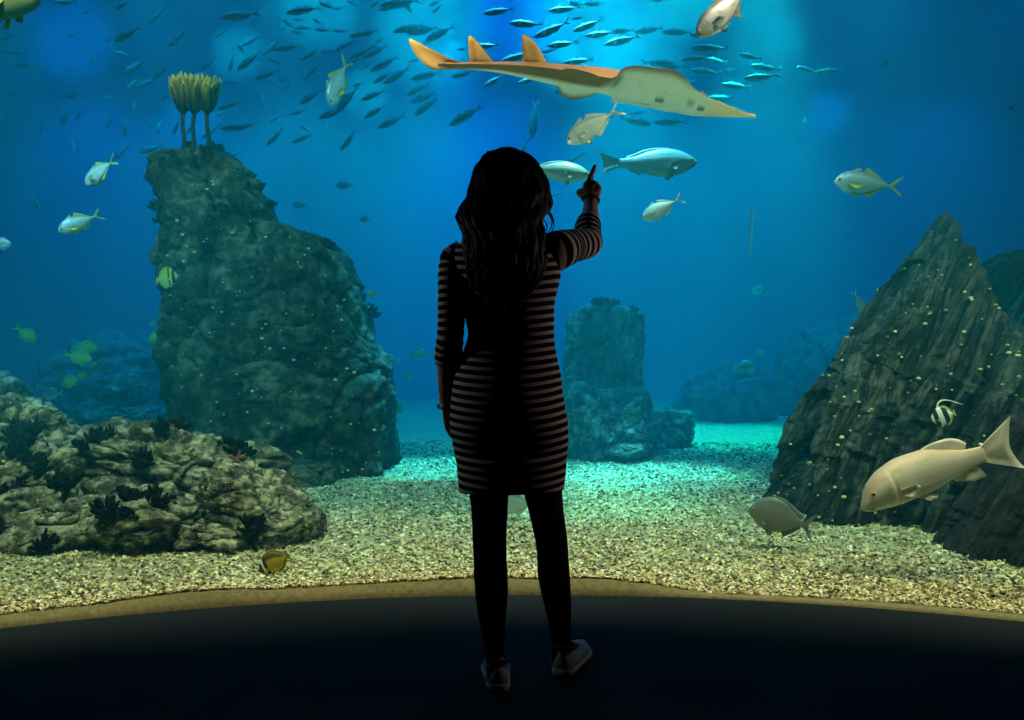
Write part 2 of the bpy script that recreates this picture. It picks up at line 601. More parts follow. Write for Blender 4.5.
# ================================================================== rocks
def rock_material(name, dark, mid, pale, scale=1.0, strata=None, moss=None, spots=0.0):
    m = NT(name)
    co = m.coord()
    c2 = co
    if strata is not None:
        a_ = math.radians(strata)
        dots = []
        for vec, k in (((math.cos(a_), 0, math.sin(a_)), .45), ((0, 1, 0), 1.0), ((-math.sin(a_), 0, math.cos(a_)), 3.4)):
            dn = m.n('VectorMath', operation='DOT_PRODUCT'); m.l(co, dn.inputs[0]); dn.inputs[1].default_value = vec
            dots.append(m.math('MULTIPLY', dn.outputs['Value'], k))
        cx_ = m.n('CombineXYZ')
        for q in range(3): m.l(dots[q], cx_.inputs[q])
        c2 = cx_.outputs[0]
    n1 = m.noise(1.7 * scale, 8, .62, c2)
    n2 = m.noise(7 * scale, 6, .65, c2)
    n3 = m.noise(38 * scale, 4, .7, co)
    v = m.noise(5 * scale, coord=c2, kind='TexVoronoi', feature='DISTANCE_TO_EDGE')
    f = m.math('MULTIPLY_ADD', n1.outputs['Fac'], .5, m.math('MULTIPLY', n2.outputs['Fac'], .5))
    c = m.ramp(f, [(.40, dark), (.49, mid), (.60, pale)])
    c = m.mix(m.math('MULTIPLY', m.math('SUBTRACT', n3.outputs['Fac'], .5), 1.4), c, pale, 'MIX')
    if moss is not None:
        n4 = m.noise(2.6 * scale, 5, .6, co)
        c = m.mix(m.ramp(n4.outputs['Fac'], [(.5, (0, 0, 0)), (.62, (.55, .55, .55))]), c, moss)
    if spots:
        n5 = m.noise(30 * scale, 1, .5, co)
        c = m.mix(m.ramp(n5.outputs['Fac'], [(.68, (0, 0, 0)), (.72, (spots,) * 3)]), c, (.5, .46, .25))
    h = m.math('ADD', m.math('MULTIPLY', n2.outputs['Fac'], .6), m.math('MULTIPLY', n3.outputs['Fac'], .35))
    h = m.math('ADD', h, m.math('MULTIPLY', m.math('MINIMUM', v.outputs['Distance'], .12), 1.5))
    return m.bsdf(c, .88, 0, .22, h, .8, .05)


M_PINN = rock_material('weathered_rock', (.003, .005, .004), (.024, .028, .020), (.17, .16, .10), 1.5, moss=(.03, .045, .02))
M_REEF = rock_material('reef_rock', (.008, .009, .006), (.075, .068, .042), (.50, .45, .29), 1.9, moss=(.10, .095, .045), spots=.6)
M_SLAB = rock_material('slate_rock', (.001, .0012, .0013), (.007, .0075, .007), (.12, .112, .085), 2.2, strata=62, moss=(.03, .04, .026))
M_DARK = rock_material('black_rock', (.003, .003, .004), (.008, .008, .009), (.035, .032, .026), 2.0, strata=58)
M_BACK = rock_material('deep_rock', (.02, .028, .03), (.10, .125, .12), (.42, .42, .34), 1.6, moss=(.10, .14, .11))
M_FAR = rock_material('far_rock', (.03, .06, .07), (.07, .11, .12), (.13, .17, .16), 1.0)  # distance haze painted in as a paler, bluish rock colour


def lit_disp(P, N, amp, seed, style):
    """How far each rock point moves along its outward direction."""
    if style == 'slab':
        a = math.radians(62)
        u = np.array([math.cos(a), 0, math.sin(a)]); v = np.array([-math.sin(a), 0, math.cos(a)])
        wob = .14 * vnoise(P * 1.1, seed + 9) + .06 * vnoise(P * 4, seed + 8)
        uu, vv = P @ u, P @ v
        d = 0
        for fq, am, sl, ln in ((3.1, 1.0, .35, .8), (8.0, .62, .3, 1.6), (19.0, .2, .12, 3.0)):
            t = vv * fq + wob * (1 + fq * .08) + .10 * vnoise(np.stack([uu * 1.3, P[:, 1] * .0, vv * 0], 1), seed + 3)
            Ly = np.floor(t); fr = t - Ly
            hL = _hash(Ly.astype(np.int64), Ly.astype(np.int64) * 0 + 7, Ly.astype(np.int64) * 0, seed)
            Sg = np.floor(uu * ln + hL * 5)
            hS = _hash(Ly.astype(np.int64), Sg.astype(np.int64), Ly.astype(np.int64) * 0 + 3, seed + 1)
            groove = np.exp(-np.minimum(fr, 1 - fr) / .08)
            d = d + am * ((hL - .5) * .55 + (hS - .5) * .55 + sl * (fr - .5) * 1.6 - groove * .5)
        d += .14 * fbm(P * 5, 4, seed + 7) + .14 * fbm(P * 18, 3, seed + 6)
        return amp * d
    if style == 'block':
        wq = P + .10 * np.stack([vnoise(P * 3.1, seed + k) for k in range(3)], 1)
        g1, g2, gid = worley(wq * np.array([3.4, 3.4, 5.4]), seed + 4)
        h1, h2, hid = worley(wq * np.array([8.5, 8.5, 13]), seed + 6)
        d = (gid - .5) * .9 - np.exp(-(g2 - g1) / .07) * .55 + (hid - .5) * .35 - np.exp(-(h2 - h1) / .1) * .2
        d += .45 * fbm(P * 4, 4, seed + 3) + .30 * fbm(P * 15, 4, seed + 5, .6, ridged=True)
        return amp * d * .8
    if style == 'crag':
        wq = P + .18 * np.stack([vnoise(P * 2.2, seed + k) for k in range(3)], 1)
        f1, f2, hid = worley(wq * np.array([1.9, 1.9, 1.05]), seed + 1)
        g1, g2, gid = worley(wq * np.array([5.2, 5.2, 3.4]), seed + 2)
        d = (hid - .5) * 1.15 - np.exp(-(f2 - f1) / .07) * .65 + (gid - .5) * .38 - np.exp(-(g2 - g1) / .10) * .22
        d += .45 * fbm(P * 2.2, 5, seed + 3) + .30 * fbm(P * 8, 4, seed + 4, .6, ridged=True)
        return amp * d
    d = .8 * fbm(P * 1.3, 5, seed, .55) + .35 * fbm(P * 4.5, 4, seed + 2, .55, ridged=True)
    f1, f2, hid = worley(P * np.array([1.5, 1.5, .8]), seed + 1)
    d += np.clip((f2 - f1) * 1.6, 0, .4) - .2 + (hid - .5) * .25
    return amp * d


def loft_rock(name, levels, d, yf, yb, mat, seed, amp=.12, style='plain', nz=120, na=150, power=2.6):
    """A standing rock: levels = (py, left px, right px) seen at its middle depth d; yf, yb = near and far depth at
    the foot and the top: ((foot, top), (foot, top))."""
    zs = np.array([EYE + (360 - l[0]) * d / F for l in levels])
    xl = np.array([(l[1] - 512) * d / F for l in levels]); xr = np.array([(l[2] - 512) * d / F for l in levels])
    lo, hi = zs.min(), zs.max()
    t = np.linspace(0, 1, nz)
    z = lo + (hi - lo) * t
    L = interp(z, list(zip(zs[::-1], xl[::-1]))); R = interp(z, list(zip(zs[::-1], xr[::-1])))
    y0 = yf[0] + (yf[1] - yf[0]) * t; y1 = yb[0] + (yb[1] - yb[0]) * t
    cx, rx = (L + R) / 2, (R - L) / 2 - .33 * amp * np.clip((R - L) / 1.2, 0, 1)
    cyv, ry = (y0 + y1) / 2, (y1 - y0) / 2
    # round the top over
    topf = np.clip(1 - t, 0, None)
    k = np.where(topf < .05, np.sqrt(np.clip(1 - (1 - topf / .05) ** 2, 0.0, 1)) * .7 + .3, 1)
    ry = ry * k
    a = np.arange(na) * 2 * PI / na
    ca, sa = np.cos(a), np.sin(a)
    sx = np.sign(ca) * np.abs(ca) ** (2 / power); sy = np.sign(sa) * np.abs(sa) ** (2 / power)
    X = cx[:, None] + rx[:, None] * sx; Y = cyv[:, None] + ry[:, None] * sy
    Z = np.repeat(z[:, None], na, 1)
    P = np.stack([X, Y, Z], 2).reshape(-1, 3)
    N = np.stack([np.broadcast_to(ca, X.shape), np.broadcast_to(sa, X.shape), np.zeros_like(X)], 2).reshape(-1, 3)
    D = lit_disp(P, N, amp, seed, style)
    D = (D - D.mean()) * np.clip(np.repeat(np.minimum(rx, ry)[:, None], na, 1).ravel() / .42, .05, 1)
    P = P + N * D[:, None]
    P[:, 2] += .35 * amp * fbm(P * 3.0, 4, seed + 21) * (P[:, 2] > lo + .1)
    pts = P.reshape(nz, na, 3)
    # fill the top with shrinking rings
    caps = [pts[-1].mean(0) + (pts[-1] - pts[-1].mean(0)) * s + np.array([0, 0, .03 * (1 - s)]) for s in (.75, .5, .25)]
    caps = [c + np.array([0, 0, 1]) * (amp * .4 * fbm(c * 5, 3, seed + 33))[:, None] for c in caps]
    pts = np.concatenate([pts, np.array(caps)])
    # origin at the foot's middle
    o = np.array([cx[0], cyv[0], lo])
    ob = MB().rings(pts - o).build(name, mat)
    ob.location = o
    fix_normals(ob)
    return ob


def boulder(name, px, py, d, rx, rz, ry, mat, seed, amp=.08, tilt=0.0, style='block', n=230, mm=130, power=2.4):
    """A lying boulder: centre px, py at depth d; rx, rz its half size in the frame's pixels there, ry in metres."""
    c = np.array(at(px, py, d))
    k = d / F
    a = np.arange(n) * 2 * PI / n
    R = []
    for i in range(1, mm):
        t = PI * i / mm
        st, ct = math.sin(t) ** (2 / power), -math.copysign(abs(math.cos(t)) ** (2 / power), math.cos(t))
        ca = np.sign(np.cos(a)) * np.abs(np.cos(a)) ** (2 / power); sa = np.sign(np.sin(a)) * np.abs(np.sin(a)) ** (2 / power)
        R.append(np.stack([st * ca * rx * k, st * sa * ry, np.full(n, ct * rz * k)], 1))
    P = np.array(R).reshape(-1, 3)
    if style == 'block':
        rg = np.random.default_rng(seed)
        sc_ = np.array([rx * k, ry, rz * k])
        U = P / sc_
        U = U / (np.linalg.norm(U, axis=1)[:, None] + 1e-9)
        pn = rg.normal(size=(15, 3)); pn /= np.linalg.norm(pn, axis=1)[:, None]
        pn = np.concatenate([pn, [[.15, -.1, 1], [-.2, -.3, .93], [.1, -1, .25], [-1, -.3, .2], [1, -.3, .15]]]); pn /= np.linalg.norm(pn, axis=1)[:, None]
        hh = np.concatenate([rg.uniform(.80, 1.08, 15), rg.uniform(.86, 1.0, 5)])
        dt = U @ pn.T
        rad = np.where(dt > .05, hh / np.maximum(dt, .05), 9).min(1)
        rad = np.minimum(rad, 1.25)
        P = U * rad[:, None] * sc_
    ct, st = math.cos(math.radians(tilt)), math.sin(math.radians(tilt))
    P = P @ np.array([[ct, 0, st], [0, 1, 0], [-st, 0, ct]])
    N = P / (np.linalg.norm(P, axis=1)[:, None] + 1e-9)
    W = P + c
    P = P + N * lit_disp(W, N, amp, seed, style)[:, None]
    ob = MB().rings(P.reshape(mm - 1, n, 3)).build(name, mat)
    ob.location = c
    fix_normals(ob)
    return ob


ROCKS = []
def rock(o, label, group=None):
    tag(o, label, 'rock', group)
    ROCKS.append(o)
    return o


pinnacle = rock(loft_rock('rock_pinnacle', [(150, 184, 222), (156, 168, 232), (166, 156, 242), (180, 154, 256), (200, 155, 270), (222, 157, 286), (234, 158, 314), (250, 158, 334),
    (270, 163, 346), (300, 170, 358), (325, 168, 367), (350, 167, 376), (375, 168, 384), (410, 168, 386), (440, 168, 387), (480, 168, 391), (500, 168, 393)],
    8.1, (7.25, 7.75), (9.4, 8.7), M_PINN, 12, .15, 'crag', 230, 300, 3.2), 'tall dark rock tower carrying yellow feathery worms on its top')
slab = rock(loft_rock('slanted_rock', [(215, 953.5, 956), (224, 948, 957), (236, 939, 957.5), (258, 922, 961), (290, 898, 978), (310, 884, 992), (330, 868, 1008), (360, 851, 1024), (400, 814, 1040),
    (450, 783, 1050), (490, 762, 1056), (530, 751, 1062), (552, 747, 1066)], 6.1, (5.2, 6.0), (6.7, 6.4), M_SLAB, 31, .29, 'slab', 280, 420, 2.3),
    'tall slanted rock of layered dark slate rising to a sharp peak')
ridge = loft_rock('ridge', [(244, 964, 967), (256, 956, 970), (275, 946, 976), (300, 932, 988), (340, 908, 1004), (400, 876, 1034), (470, 848, 1058), (530, 832, 1072), (550, 828, 1076)], 5.9, (5.02, 5.75), (6.9, 6.2), M_SLAB, 37, .25, 'slab', 240, 300, 2.3)
bpy.context.view_layer.update()
mw_ = ridge.matrix_world.copy(); ridge.parent = slab; ridge.matrix_world = mw_
rock(loft_rock('slanted_rock', [(249, 1014, 1050), (256, 1000, 1065), (264, 988, 1075), (280, 978, 1100), (330, 968, 1150), (400, 955, 1180), (480, 940, 1200), (540, 930, 1210)], 7.25, (6.75, 6.95), (8.3, 7.9), M_SLAB, 44, .22, 'slab', 200, 260, 2.6),
    'ribbed dark rock behind the sharp slate peak, cut off by the right edge')
rock(loft_rock('ridged_rock', [(418, 1016, 1090), (432, 1010, 1110), (455, 1000, 1130), (480, 984, 1150), (500, 972, 1160), (520, 960, 1170), (540, 946, 1180), (556, 938, 1180), (568, 936, 1180)], 4.6, (4.28, 4.5), (5.05, 4.9), M_DARK, 52, .16, 'slab', 150, 220, 2.4),
    'low black rock in the lower right corner under the cream fish tail')

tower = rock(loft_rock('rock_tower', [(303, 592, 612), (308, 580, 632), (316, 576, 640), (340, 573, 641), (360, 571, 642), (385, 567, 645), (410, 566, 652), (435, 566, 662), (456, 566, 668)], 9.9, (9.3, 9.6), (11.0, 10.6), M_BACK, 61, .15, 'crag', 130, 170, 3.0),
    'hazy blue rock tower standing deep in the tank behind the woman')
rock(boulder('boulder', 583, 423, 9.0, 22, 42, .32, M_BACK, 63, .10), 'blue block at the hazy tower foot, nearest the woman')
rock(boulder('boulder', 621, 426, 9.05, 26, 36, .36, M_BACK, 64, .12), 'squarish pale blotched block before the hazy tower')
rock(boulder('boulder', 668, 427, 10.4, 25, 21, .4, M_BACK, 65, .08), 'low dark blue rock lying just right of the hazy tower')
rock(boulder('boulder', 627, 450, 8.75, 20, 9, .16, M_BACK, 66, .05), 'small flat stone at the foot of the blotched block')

# hazy mounds far behind
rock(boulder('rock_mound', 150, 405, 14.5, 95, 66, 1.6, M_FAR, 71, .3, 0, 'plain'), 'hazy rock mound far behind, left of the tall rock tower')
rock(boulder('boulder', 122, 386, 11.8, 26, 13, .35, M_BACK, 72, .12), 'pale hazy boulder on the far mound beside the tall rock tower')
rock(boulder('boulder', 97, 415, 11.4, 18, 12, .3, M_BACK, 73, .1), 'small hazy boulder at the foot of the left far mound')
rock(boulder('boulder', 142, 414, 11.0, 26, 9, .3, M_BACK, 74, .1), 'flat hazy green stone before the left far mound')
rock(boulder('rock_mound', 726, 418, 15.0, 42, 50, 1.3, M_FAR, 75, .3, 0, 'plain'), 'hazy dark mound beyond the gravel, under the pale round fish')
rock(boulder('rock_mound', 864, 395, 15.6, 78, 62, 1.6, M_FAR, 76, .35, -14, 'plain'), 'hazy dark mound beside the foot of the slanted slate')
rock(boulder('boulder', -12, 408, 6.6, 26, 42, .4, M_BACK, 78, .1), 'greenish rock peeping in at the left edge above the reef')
rock(boulder('boulder', 298, 474, 7.1, 34, 13, .3, M_PINN, 79, .07), 'low green stone at the foot of the tall rock tower')

# the reef in the left corner
rock(boulder('boulder', 8, 440, 5.75, 58, 42, .42, M_REEF, 81, .13, 12), 'topmost tan boulder of the left reef, against the frame edge')
rock(boulder('boulder', 22, 496, 5.2, 62, 50, .40, M_REEF, 82, .13), 'tan boulder under the topmost one, dotted with black clumps')
rock(boulder('boulder', 168, 474, 5.7, 108, 44, .50, M_REEF, 83, .15, -6), 'broad flat-topped boulder in the middle of the left reef')
rock(boulder('boulder', 68, 528, 4.85, 56, 28, .26, M_REEF, 84, .09), 'low rounded boulder at the front left of the reef')
rock(boulder('boulder', 150, 520, 4.85, 54, 34, .27, M_REEF, 85, .10), 'pale layered boulder at the front of the reef')
rock(boulder('boulder', 252, 510, 5.05, 62, 42, .32, M_REEF, 86, .11, -14), 'dark cracked boulder closing the right end of the reef')
rock(boulder('boulder', 214, 534, 4.8, 46, 20, .22, M_REEF, 87, .08), 'small cracked boulder before the right end of the reef')
rock(boulder('boulder', 290, 522, 5.0, 28, 27, .22, M_REEF, 88, .06), 'smooth last stone at the right tip of the reef')

# ------------------------------------------------------------------ what grows on them
from mathutils.bvhtree import BVHTree
bpy.context.view_layer.update()
_bv = []
for o in ROCKS + [ridge]:
    mw = o.matrix_world
    _bv.append((o, BVHTree.FromPolygons([mw @ v.co for v in o.data.vertices], [tuple(p.vertices) for p in o.data.polygons])))
EYEV = Vector((0, 0, EYE))


def on_rock(px, py, only=None, reach=30):
    """The rock surface that lies at px, py: (rock, point, normal); the nearest surface when the ray passes by."""
    for rad in (0, 2, 4, 7, 10, 14, 18, 24, 30):
        if rad > reach: break
        best = None
        for ang in range(0, 360, 30 if rad else 360):
            x, y = px + rad * math.cos(math.radians(ang)), py + rad * math.sin(math.radians(ang))
            d = (at(x, y, 1) - EYEV).normalized()
            for o, b in _bv:
                if only and o not in only: continue
                h = b.ray_cast(EYEV, d)
                if h[0] is not None and (best is None or h[3] < best[3]):
                    best = (o, h[0], h[1], h[3])
        if best: return best
    return None


m = NT('black_coral_skin')
nz = m.noise(60, 3, .6, m.coord())
M_BLACK = m.bsdf(m.mix(nz.outputs['Fac'], (.001, .001, .002), (.007, .007, .011)), .8, 0, .12, nz.outputs['Fac'], .4, .004)


def finger_clump(px, py, size, label, nf=None, seed=0, up=.5):
    h = on_rock(px, py)
    if h is None: return None
    _, p, nrm, dist = h
    r = random.Random(seed * 31 + int(px))
    S = .80 * size * dist / F             # half width in metres
    up_v = (nrm * (1 - up) + Vector((0, -.1, 1)) * up).normalized()
    mb = MB()
    nf = nf or 26
    t1 = up_v.orthogonal().normalized(); t2 = up_v.cross(t1)
    mb.ball((0, 0, 0), (S * .7, S * .6, S * .35), 12, 8)
    for i in range(nf):
        a, rr = r.uniform(0, 2 * PI), math.sqrt(r.random())
        base = (t1 * math.cos(a) + t2 * math.sin(a)) * rr * S * .75
        d = (up_v * r.uniform(.7, 1.2) + (t1 * math.cos(a) + t2 * math.sin(a)) * rr * .9 + Vector((r.uniform(-.3, .3), r.uniform(-.3, .3), r.uniform(-.2, .3)))).normalized()
        L = S * r.uniform(.55, .95); rad = S * r.uniform(.13, .19)
        bend = Vector((r.uniform(-.2, .2), r.uniform(-.2, .2), .15))
        pts = [base - d * rad, base + d * L * .35, base + (d + bend * .5) * L * .7, base + (d + bend) * L]
        mb.tube([tuple(q) for q in pts], [rad * .8, rad, rad * 1.05, rad * .85], 7)
    o = mb.build('finger_coral', M_BLACK)
    o.location = p + nrm * S * .05
    tag(o, label, 'coral', 'black finger corals on the rocks')
    return o


clumps = [
    (24, 438, 17, 'black finger coral on the topmost reef boulder'), (24, 458, 18, 'black finger coral under the topmost reef boulder'),
    (38, 470, 12, 'black finger coral low on the tan reef boulder, right of its neighbour'), (64, 487, 16, 'wide black finger coral in the reef gap at the left'),
    (20, 482, 9, 'small black finger coral at the far left of the reef'), (4, 490, 10, 'black finger coral cut by the left edge of the photo'),
    (84, 448, 10, 'leftmost black finger coral on the ridge of the broad boulder'), (96, 441, 11, 'second black finger coral along the broad boulder ridge'),
    (108, 436, 10, 'third black finger coral along the broad boulder ridge'), (162, 428, 9, 'black finger coral on the flat reef top before the tower'),
    (178, 428, 11, 'bushier black finger coral on the flat reef top before the tower'), (234, 449, 12, 'black finger coral just above the red starfish'),
    (248, 454, 8, 'small black finger coral right of the red starfish'), (106, 512, 13, 'black finger coral at the bottom of the reef hollow'),
    (131, 500, 14, 'black finger coral in the middle of the reef hollow'), (156, 502, 15, 'black finger coral at the right of the reef hollow'),
    (128, 514, 9, 'small black finger coral below the reef hollow'), (44, 545, 11, 'black finger coral down by the gravel on the left'),
    (252, 528, 13, 'black finger coral low on the dark right reef boulder'), (143, 462, 12, 'black clump standing in for the dark cave above the reef hollow'),  # second clump is added where only a cave's shade lies
    (172, 154, 4, 'tiny black coral on the left shoulder of the tall tower'), (156, 207, 8, 'black coral on the upper left side of the tall tower'),
    (156, 222, 6, 'lower black coral on the upper left side of the tall tower'), (170, 314, 6, 'black coral halfway down the left side of the tall tower'),
    (165, 366, 7, 'black coral low on the left side of the tall tower'), (271, 187, 5, 'black coral on the upper right shoulder of the tall tower'),
    (269, 206, 7, 'black coral under the upper right shoulder of the tall tower'), (327, 247, 9, 'black coral on the sloping right side of the tall tower'),
    (324, 258, 8, 'black coral just below the sloping right side of the tower'), (369, 314, 10, 'black coral on the lower right flank of the tall tower'),
    (384, 374, 7, 'black coral at the bottom right flank of the tall tower'), (601, 305, 9, 'dark coral on the left top of the hazy tower'),
    (612, 303, 8, 'dark coral on the middle top of the hazy tower'), (633, 311, 6, 'dark coral on the right top of the hazy tower'),
    (640, 318, 5, 'dark coral at the right edge of the hazy tower'), (629, 327, 5, 'dark coral on the face of the hazy tower'),
    (190, 143, 7, 'dark coral between the stalks of the yellow worms'), (205, 151, 6, 'dark coral at the right foot of the yellow worms'),
    (216, 143, 8, 'dark coral beside the rightmost yellow worm stalk'),
]
for i, (px, py, s, lab) in enumerate(clumps):
    finger_clump(px, py, s, lab, 26 if s > 8 else 16, i)

# small yellow cup corals speckled over each rock
m = NT('cup_coral_yellow')
c = m.ramp(m.attr('tone'), [(0, (.2, .22, .09)), (.4, (.68, .58, .16)), (1, (.92, .8, .36))])
M_CUP = m.bsdf(c, .6, 0, .3)


def cups(target, n, box, seed, size=(.008, .02)):
    r = random.Random(seed)
    mb = MB()
    mwi = target.matrix_world.inverted()
    k = 0
    for _ in range(n * 6):
        if k >= n: break
        px, py = r.uniform(box[0], box[2]), r.uniform(box[1], box[3])
        d = (at(px, py, 1) - EYEV).normalized()
        hit = None
        for o, b in _bv:
            h = b.ray_cast(EYEV, d)
            if h[0] is not None and (hit is None or h[3] < hit[1]): hit = (o, h[3], h[0], h[1])
        if hit is None or hit[0] is not target: continue
        k += 1
        s = r.uniform(*size) * r.uniform(.6, 1.2)
        p = mwi @ (hit[2] + hit[3] * s * .3)
        b0 = mb.n
        R = []
        for i in range(1, 5):
            t = PI * i / 5
            a = np.arange(7) * 2 * PI / 7
            R.append(np.stack([np.sin(t) * np.cos(a) * s * r.uniform(.8, 1.3), np.sin(t) * np.sin(a) * s, -np.cos(t) * s * .8 + a * 0], 1) + np.array(p))
        mb.rings(R, tone=r.random())
    if mb.n:
        o = mb.build('cup_coral', M_CUP, target)
        o['kind'] = 'stuff'
        o['label'] = 'speckle of tiny yellow cup corals'


cups(pinnacle, 130, (160, 160, 390, 475), 3, (.007, .016))
cups(ridge, 40, (830, 250, 1024, 530), 5, (.008, .0155))
cups(slab, 75, (770, 230, 1024, 530), 4, (.008, .0155))
for i, o in enumerate(ROCKS[-8:]):
    c = o.location
    px, py = 512 + c.x * F / c.y, 360 - (c.z - EYE) * F / c.y
    cups(o, 15, (max(0, px - 100), py - 60, px + 100, py + 60), 20 + i, (.004, .009))
cups(tower, 8, (570, 310, 650, 400), 9, (.012, .02))

# the red starfish
h = on_rock(238, 461)
mb = MB()
S = 11 * h[3] / F
for k in range(5):
    a = k * 2 * PI / 5 + .3
    d = np.array([math.cos(a), math.sin(a), 0])
    mb.tube([d * 0, d * S * .4 + [0, 0, .004], d * S * .75 + [0, 0, .002], d * S], [S * .2, S * .17, S * .1, S * .04], 8)
m = NT('starfish_skin')
nz = m.noise(120, 2, .5, m.coord())
st = mb.build('starfish', m.bsdf(m.mix(nz.outputs['Fac'], (.06, .018, .011), (.15, .055, .03)), .8, 0, .2, nz.outputs['Fac'], .4, .004))
st.location = h[1] + h[2] * .012
st.rotation_euler = (h[2] * .6 + Vector((0, -.6, .4))).to_track_quat('Z', 'Y').to_euler()
tag(st, 'reddish brown starfish clinging to the flat reef top', 'starfish')

# feather duster worms on the tower's top
m = NT('feather_crown')
c = m.ramp(m.attr('tone'), [(0, (.04, .03, .01)), (.4, (.12, .085, .02)), (.75, (.42, .30, .05)), (1, (.62, .47, .10))])
M_CROWN = m.bsdf(c, .7, 0, .2)
M_STALK = plain('worm_stalk', (.02, .025, .02), .7)


def feather_worm(px_top, px_foot, label, seed):
    d = 7.9
    foot = on_rock(px_foot, 150, [pinnacle])[1]
    d = foot.y
    base = at(px_top, 114, d)
    k = d / F
    root = empty('feather_duster_worm', foot)
    r = random.Random(seed)
    mb = MB()
    q = base - foot
    mb.tube([(0, 0, -.08), tuple(q * .3 + Vector((.004, 0, 0))), tuple(q * .7 + Vector((-.006, 0, 0))), tuple(q)], [.026, .02, .017, .02], 9)
    mb.build('stalk', M_STALK, root)
    mb = MB()
    for ring_i, (nb, spread, hgt) in enumerate(((16, .6, 35), (18, .85, 36), (20, 1.05, 34), (14, .35, 34))):
        for j in range(nb):
            a = 2 * PI * (j + r.random() * .7) / nb
            o = np.array([math.cos(a), math.sin(a), 0])
            tang = np.array([-math.sin(a), math.cos(a), 0])
            H = hgt * k * r.uniform(.74, 1.12); W = 13.5 * k * spread
            rows = []
            tn = []
            for s in np.linspace(0, 1, 7):
                rad = W * (.22 + .78 * s ** .9) * (1 + .06 * math.sin(7 * s + j)) * (s > 0 or .6)
                c = o * rad + np.array([0, 0, H * s])
                w = (.036 * (1 - abs(s - .55) * 1.1) + .003) * (0.25 if s == 1 else 1) * (.5 if s == 0 else 1)
                th = .004
                up = np.array([0, 0, 1])
                rows.append([c - tang * w, c + o * th, c + tang * w, c - o * th])
                tn.append(min(1, max(0, s * 1.25 - .25 + r.uniform(-.1, .1))))
            mb.rings(rows, tone=np.array(tn)[:, None])
    cr = mb.build('crown', M_CROWN, root)
    cr.location = q
    cr['label'] = 'yellow feathery crown'
    tag(root, label, 'tube worm', 'yellow feather duster worms on the tall tower')


feather_worm(183, 184, 'leftmost of three yellow feather duster worms on tall dark stalks', 1)
feather_worm(194, 193, 'middle one of three yellow feather duster worms on the rock tower', 2)
feather_worm(207, 209, 'rightmost of three yellow feather duster worms on tall dark stalks', 3)

# ================================================================== the woman at the window
PY = 2.76                         # how far she stands from the camera


def pw(px, py, y=PY):
    return np.array(at(px, py, y))


def remeshed(mb, voxel, smooth=6, factor=.5):
    """Fuse overlapping closed shapes into one continuous skin."""
    me = mb.mesh('tmp')
    o = bpy.data.objects.new('tmp', me); COL.objects.link(o)
    fix_normals(o)
    r = o.modifiers.new('r', 'REMESH'); r.mode = 'VOXEL'; r.voxel_size = voxel; r.use_smooth_shade = True
    s = o.modifiers.new('s', 'SMOOTH'); s.factor = factor; s.iterations = smooth
    dg = bpy.context.evaluated_depsgraph_get(); dg.update()
    out = bpy.data.meshes.new_from_object(o.evaluated_get(dg))
    bpy.data.objects.remove(o); bpy.data.meshes.remove(me)
    return out


def ell(c, rx, ry, n=48, power=2.2, back=1.0):
    a = np.arange(n) * 2 * PI / n
    ca, sa = np.cos(a), np.sin(a)
    x = np.sign(ca) * np.abs(ca) ** (2 / power) * rx
    y = np.sign(sa) * np.abs(sa) ** (2 / power) * ry
    y = np.where(y < 0, y * back, y)      # y < 0 is her back, towards the camera
    return np.stack([c[0] + x, c[1] + y, np.full(n, c[2])], 1)


M_SKIN = NT('skin')
nz = M_SKIN.noise(40, 3, .5, M_SKIN.coord())
M_SKIN = M_SKIN.bsdf(M_SKIN.mix(nz.outputs['Fac'], (.42, .20, .12), (.50, .26, .17)), .5, 0, .35)
m = NT('striped_jersey')
s_ = m.attr('run')
fr = m.math('FRACT', m.math('DIVIDE', s_, .0262))
st_ = m.math('LESS_THAN', fr, .42)
wv = m.noise(700, 2, .5, m.coord())
c = m.mix(st_, (.004, .004, .005), (.50, .45, .45))
M_DRESS = m.bsdf(c, .9, 0, .12, wv.outputs['Fac'], .25, .002)
m = NT('black_tights')
nz = m.noise(500, 2, .5, m.coord())
M_TIGHTS = m.bsdf((.004, .004, .005), .8, 0, .1, nz.outputs['Fac'], .2, .001)
m = NT('dark_brown_hair')
wv = m.noise(30, 4, .6, m.coord(scale=(6, 6, .6)))
M_HAIR = m.bsdf(m.mix(wv.outputs['Fac'], (.003, .002, .0015), (.014, .008, .005)), .55, 0, .25, wv.outputs['Fac'], .3, .003)

# ---- torso: (py, left px, right px, front half depth, back half depth, middle y offset)
TORSO = [(236, 486, 526, .055, .055, -.01), (241, 466, 541, .065, .065, -.01), (248, 457, 552, .085, .085, -.005), (258, 452, 560, .10, .095, 0), (270, 453, 560, .11, .098, .005),
         (285, 458, 558, .118, .095, .01), (300, 462, 554, .11, .088, .01), (318, 466, 553, .098, .082, .012), (334, 469, 553, .092, .082, .012), (350, 465, 554.5, .095, .09, .01),
         (366, 459, 558, .10, .10, .005), (384, 454, 561, .105, .115, 0), (402, 452, 563, .108, .125, 0), (420, 451, 566, .108, .128, 0), (436, 453, 567, .106, .12, 0),
         (455, 456, 566, .10, .105, .005)]
T = np.array(TORSO)
n_t = 70
pyv = np.linspace(236, 455, n_t)
tl, trr, tf, tb, ty = (interp(pyv, list(zip(T[:, 0], T[:, k]))) for k in range(1, 6))


def torso_rings(grow, py_from=236, py_to=455, n=56):
    R = []
    for i in range(n_t):
        if not (py_from <= pyv[i] <= py_to): continue
        a, b = pw(tl[i], pyv[i]), pw(trr[i], pyv[i])
        c = (a + b) / 2; c[1] += ty[i]
        R.append(ell(c, (b[0] - a[0]) / 2 + grow, tf[i] + grow, n, 2.15, (tb[i] + grow) / (tf[i] + grow)))
    return np.array(R)


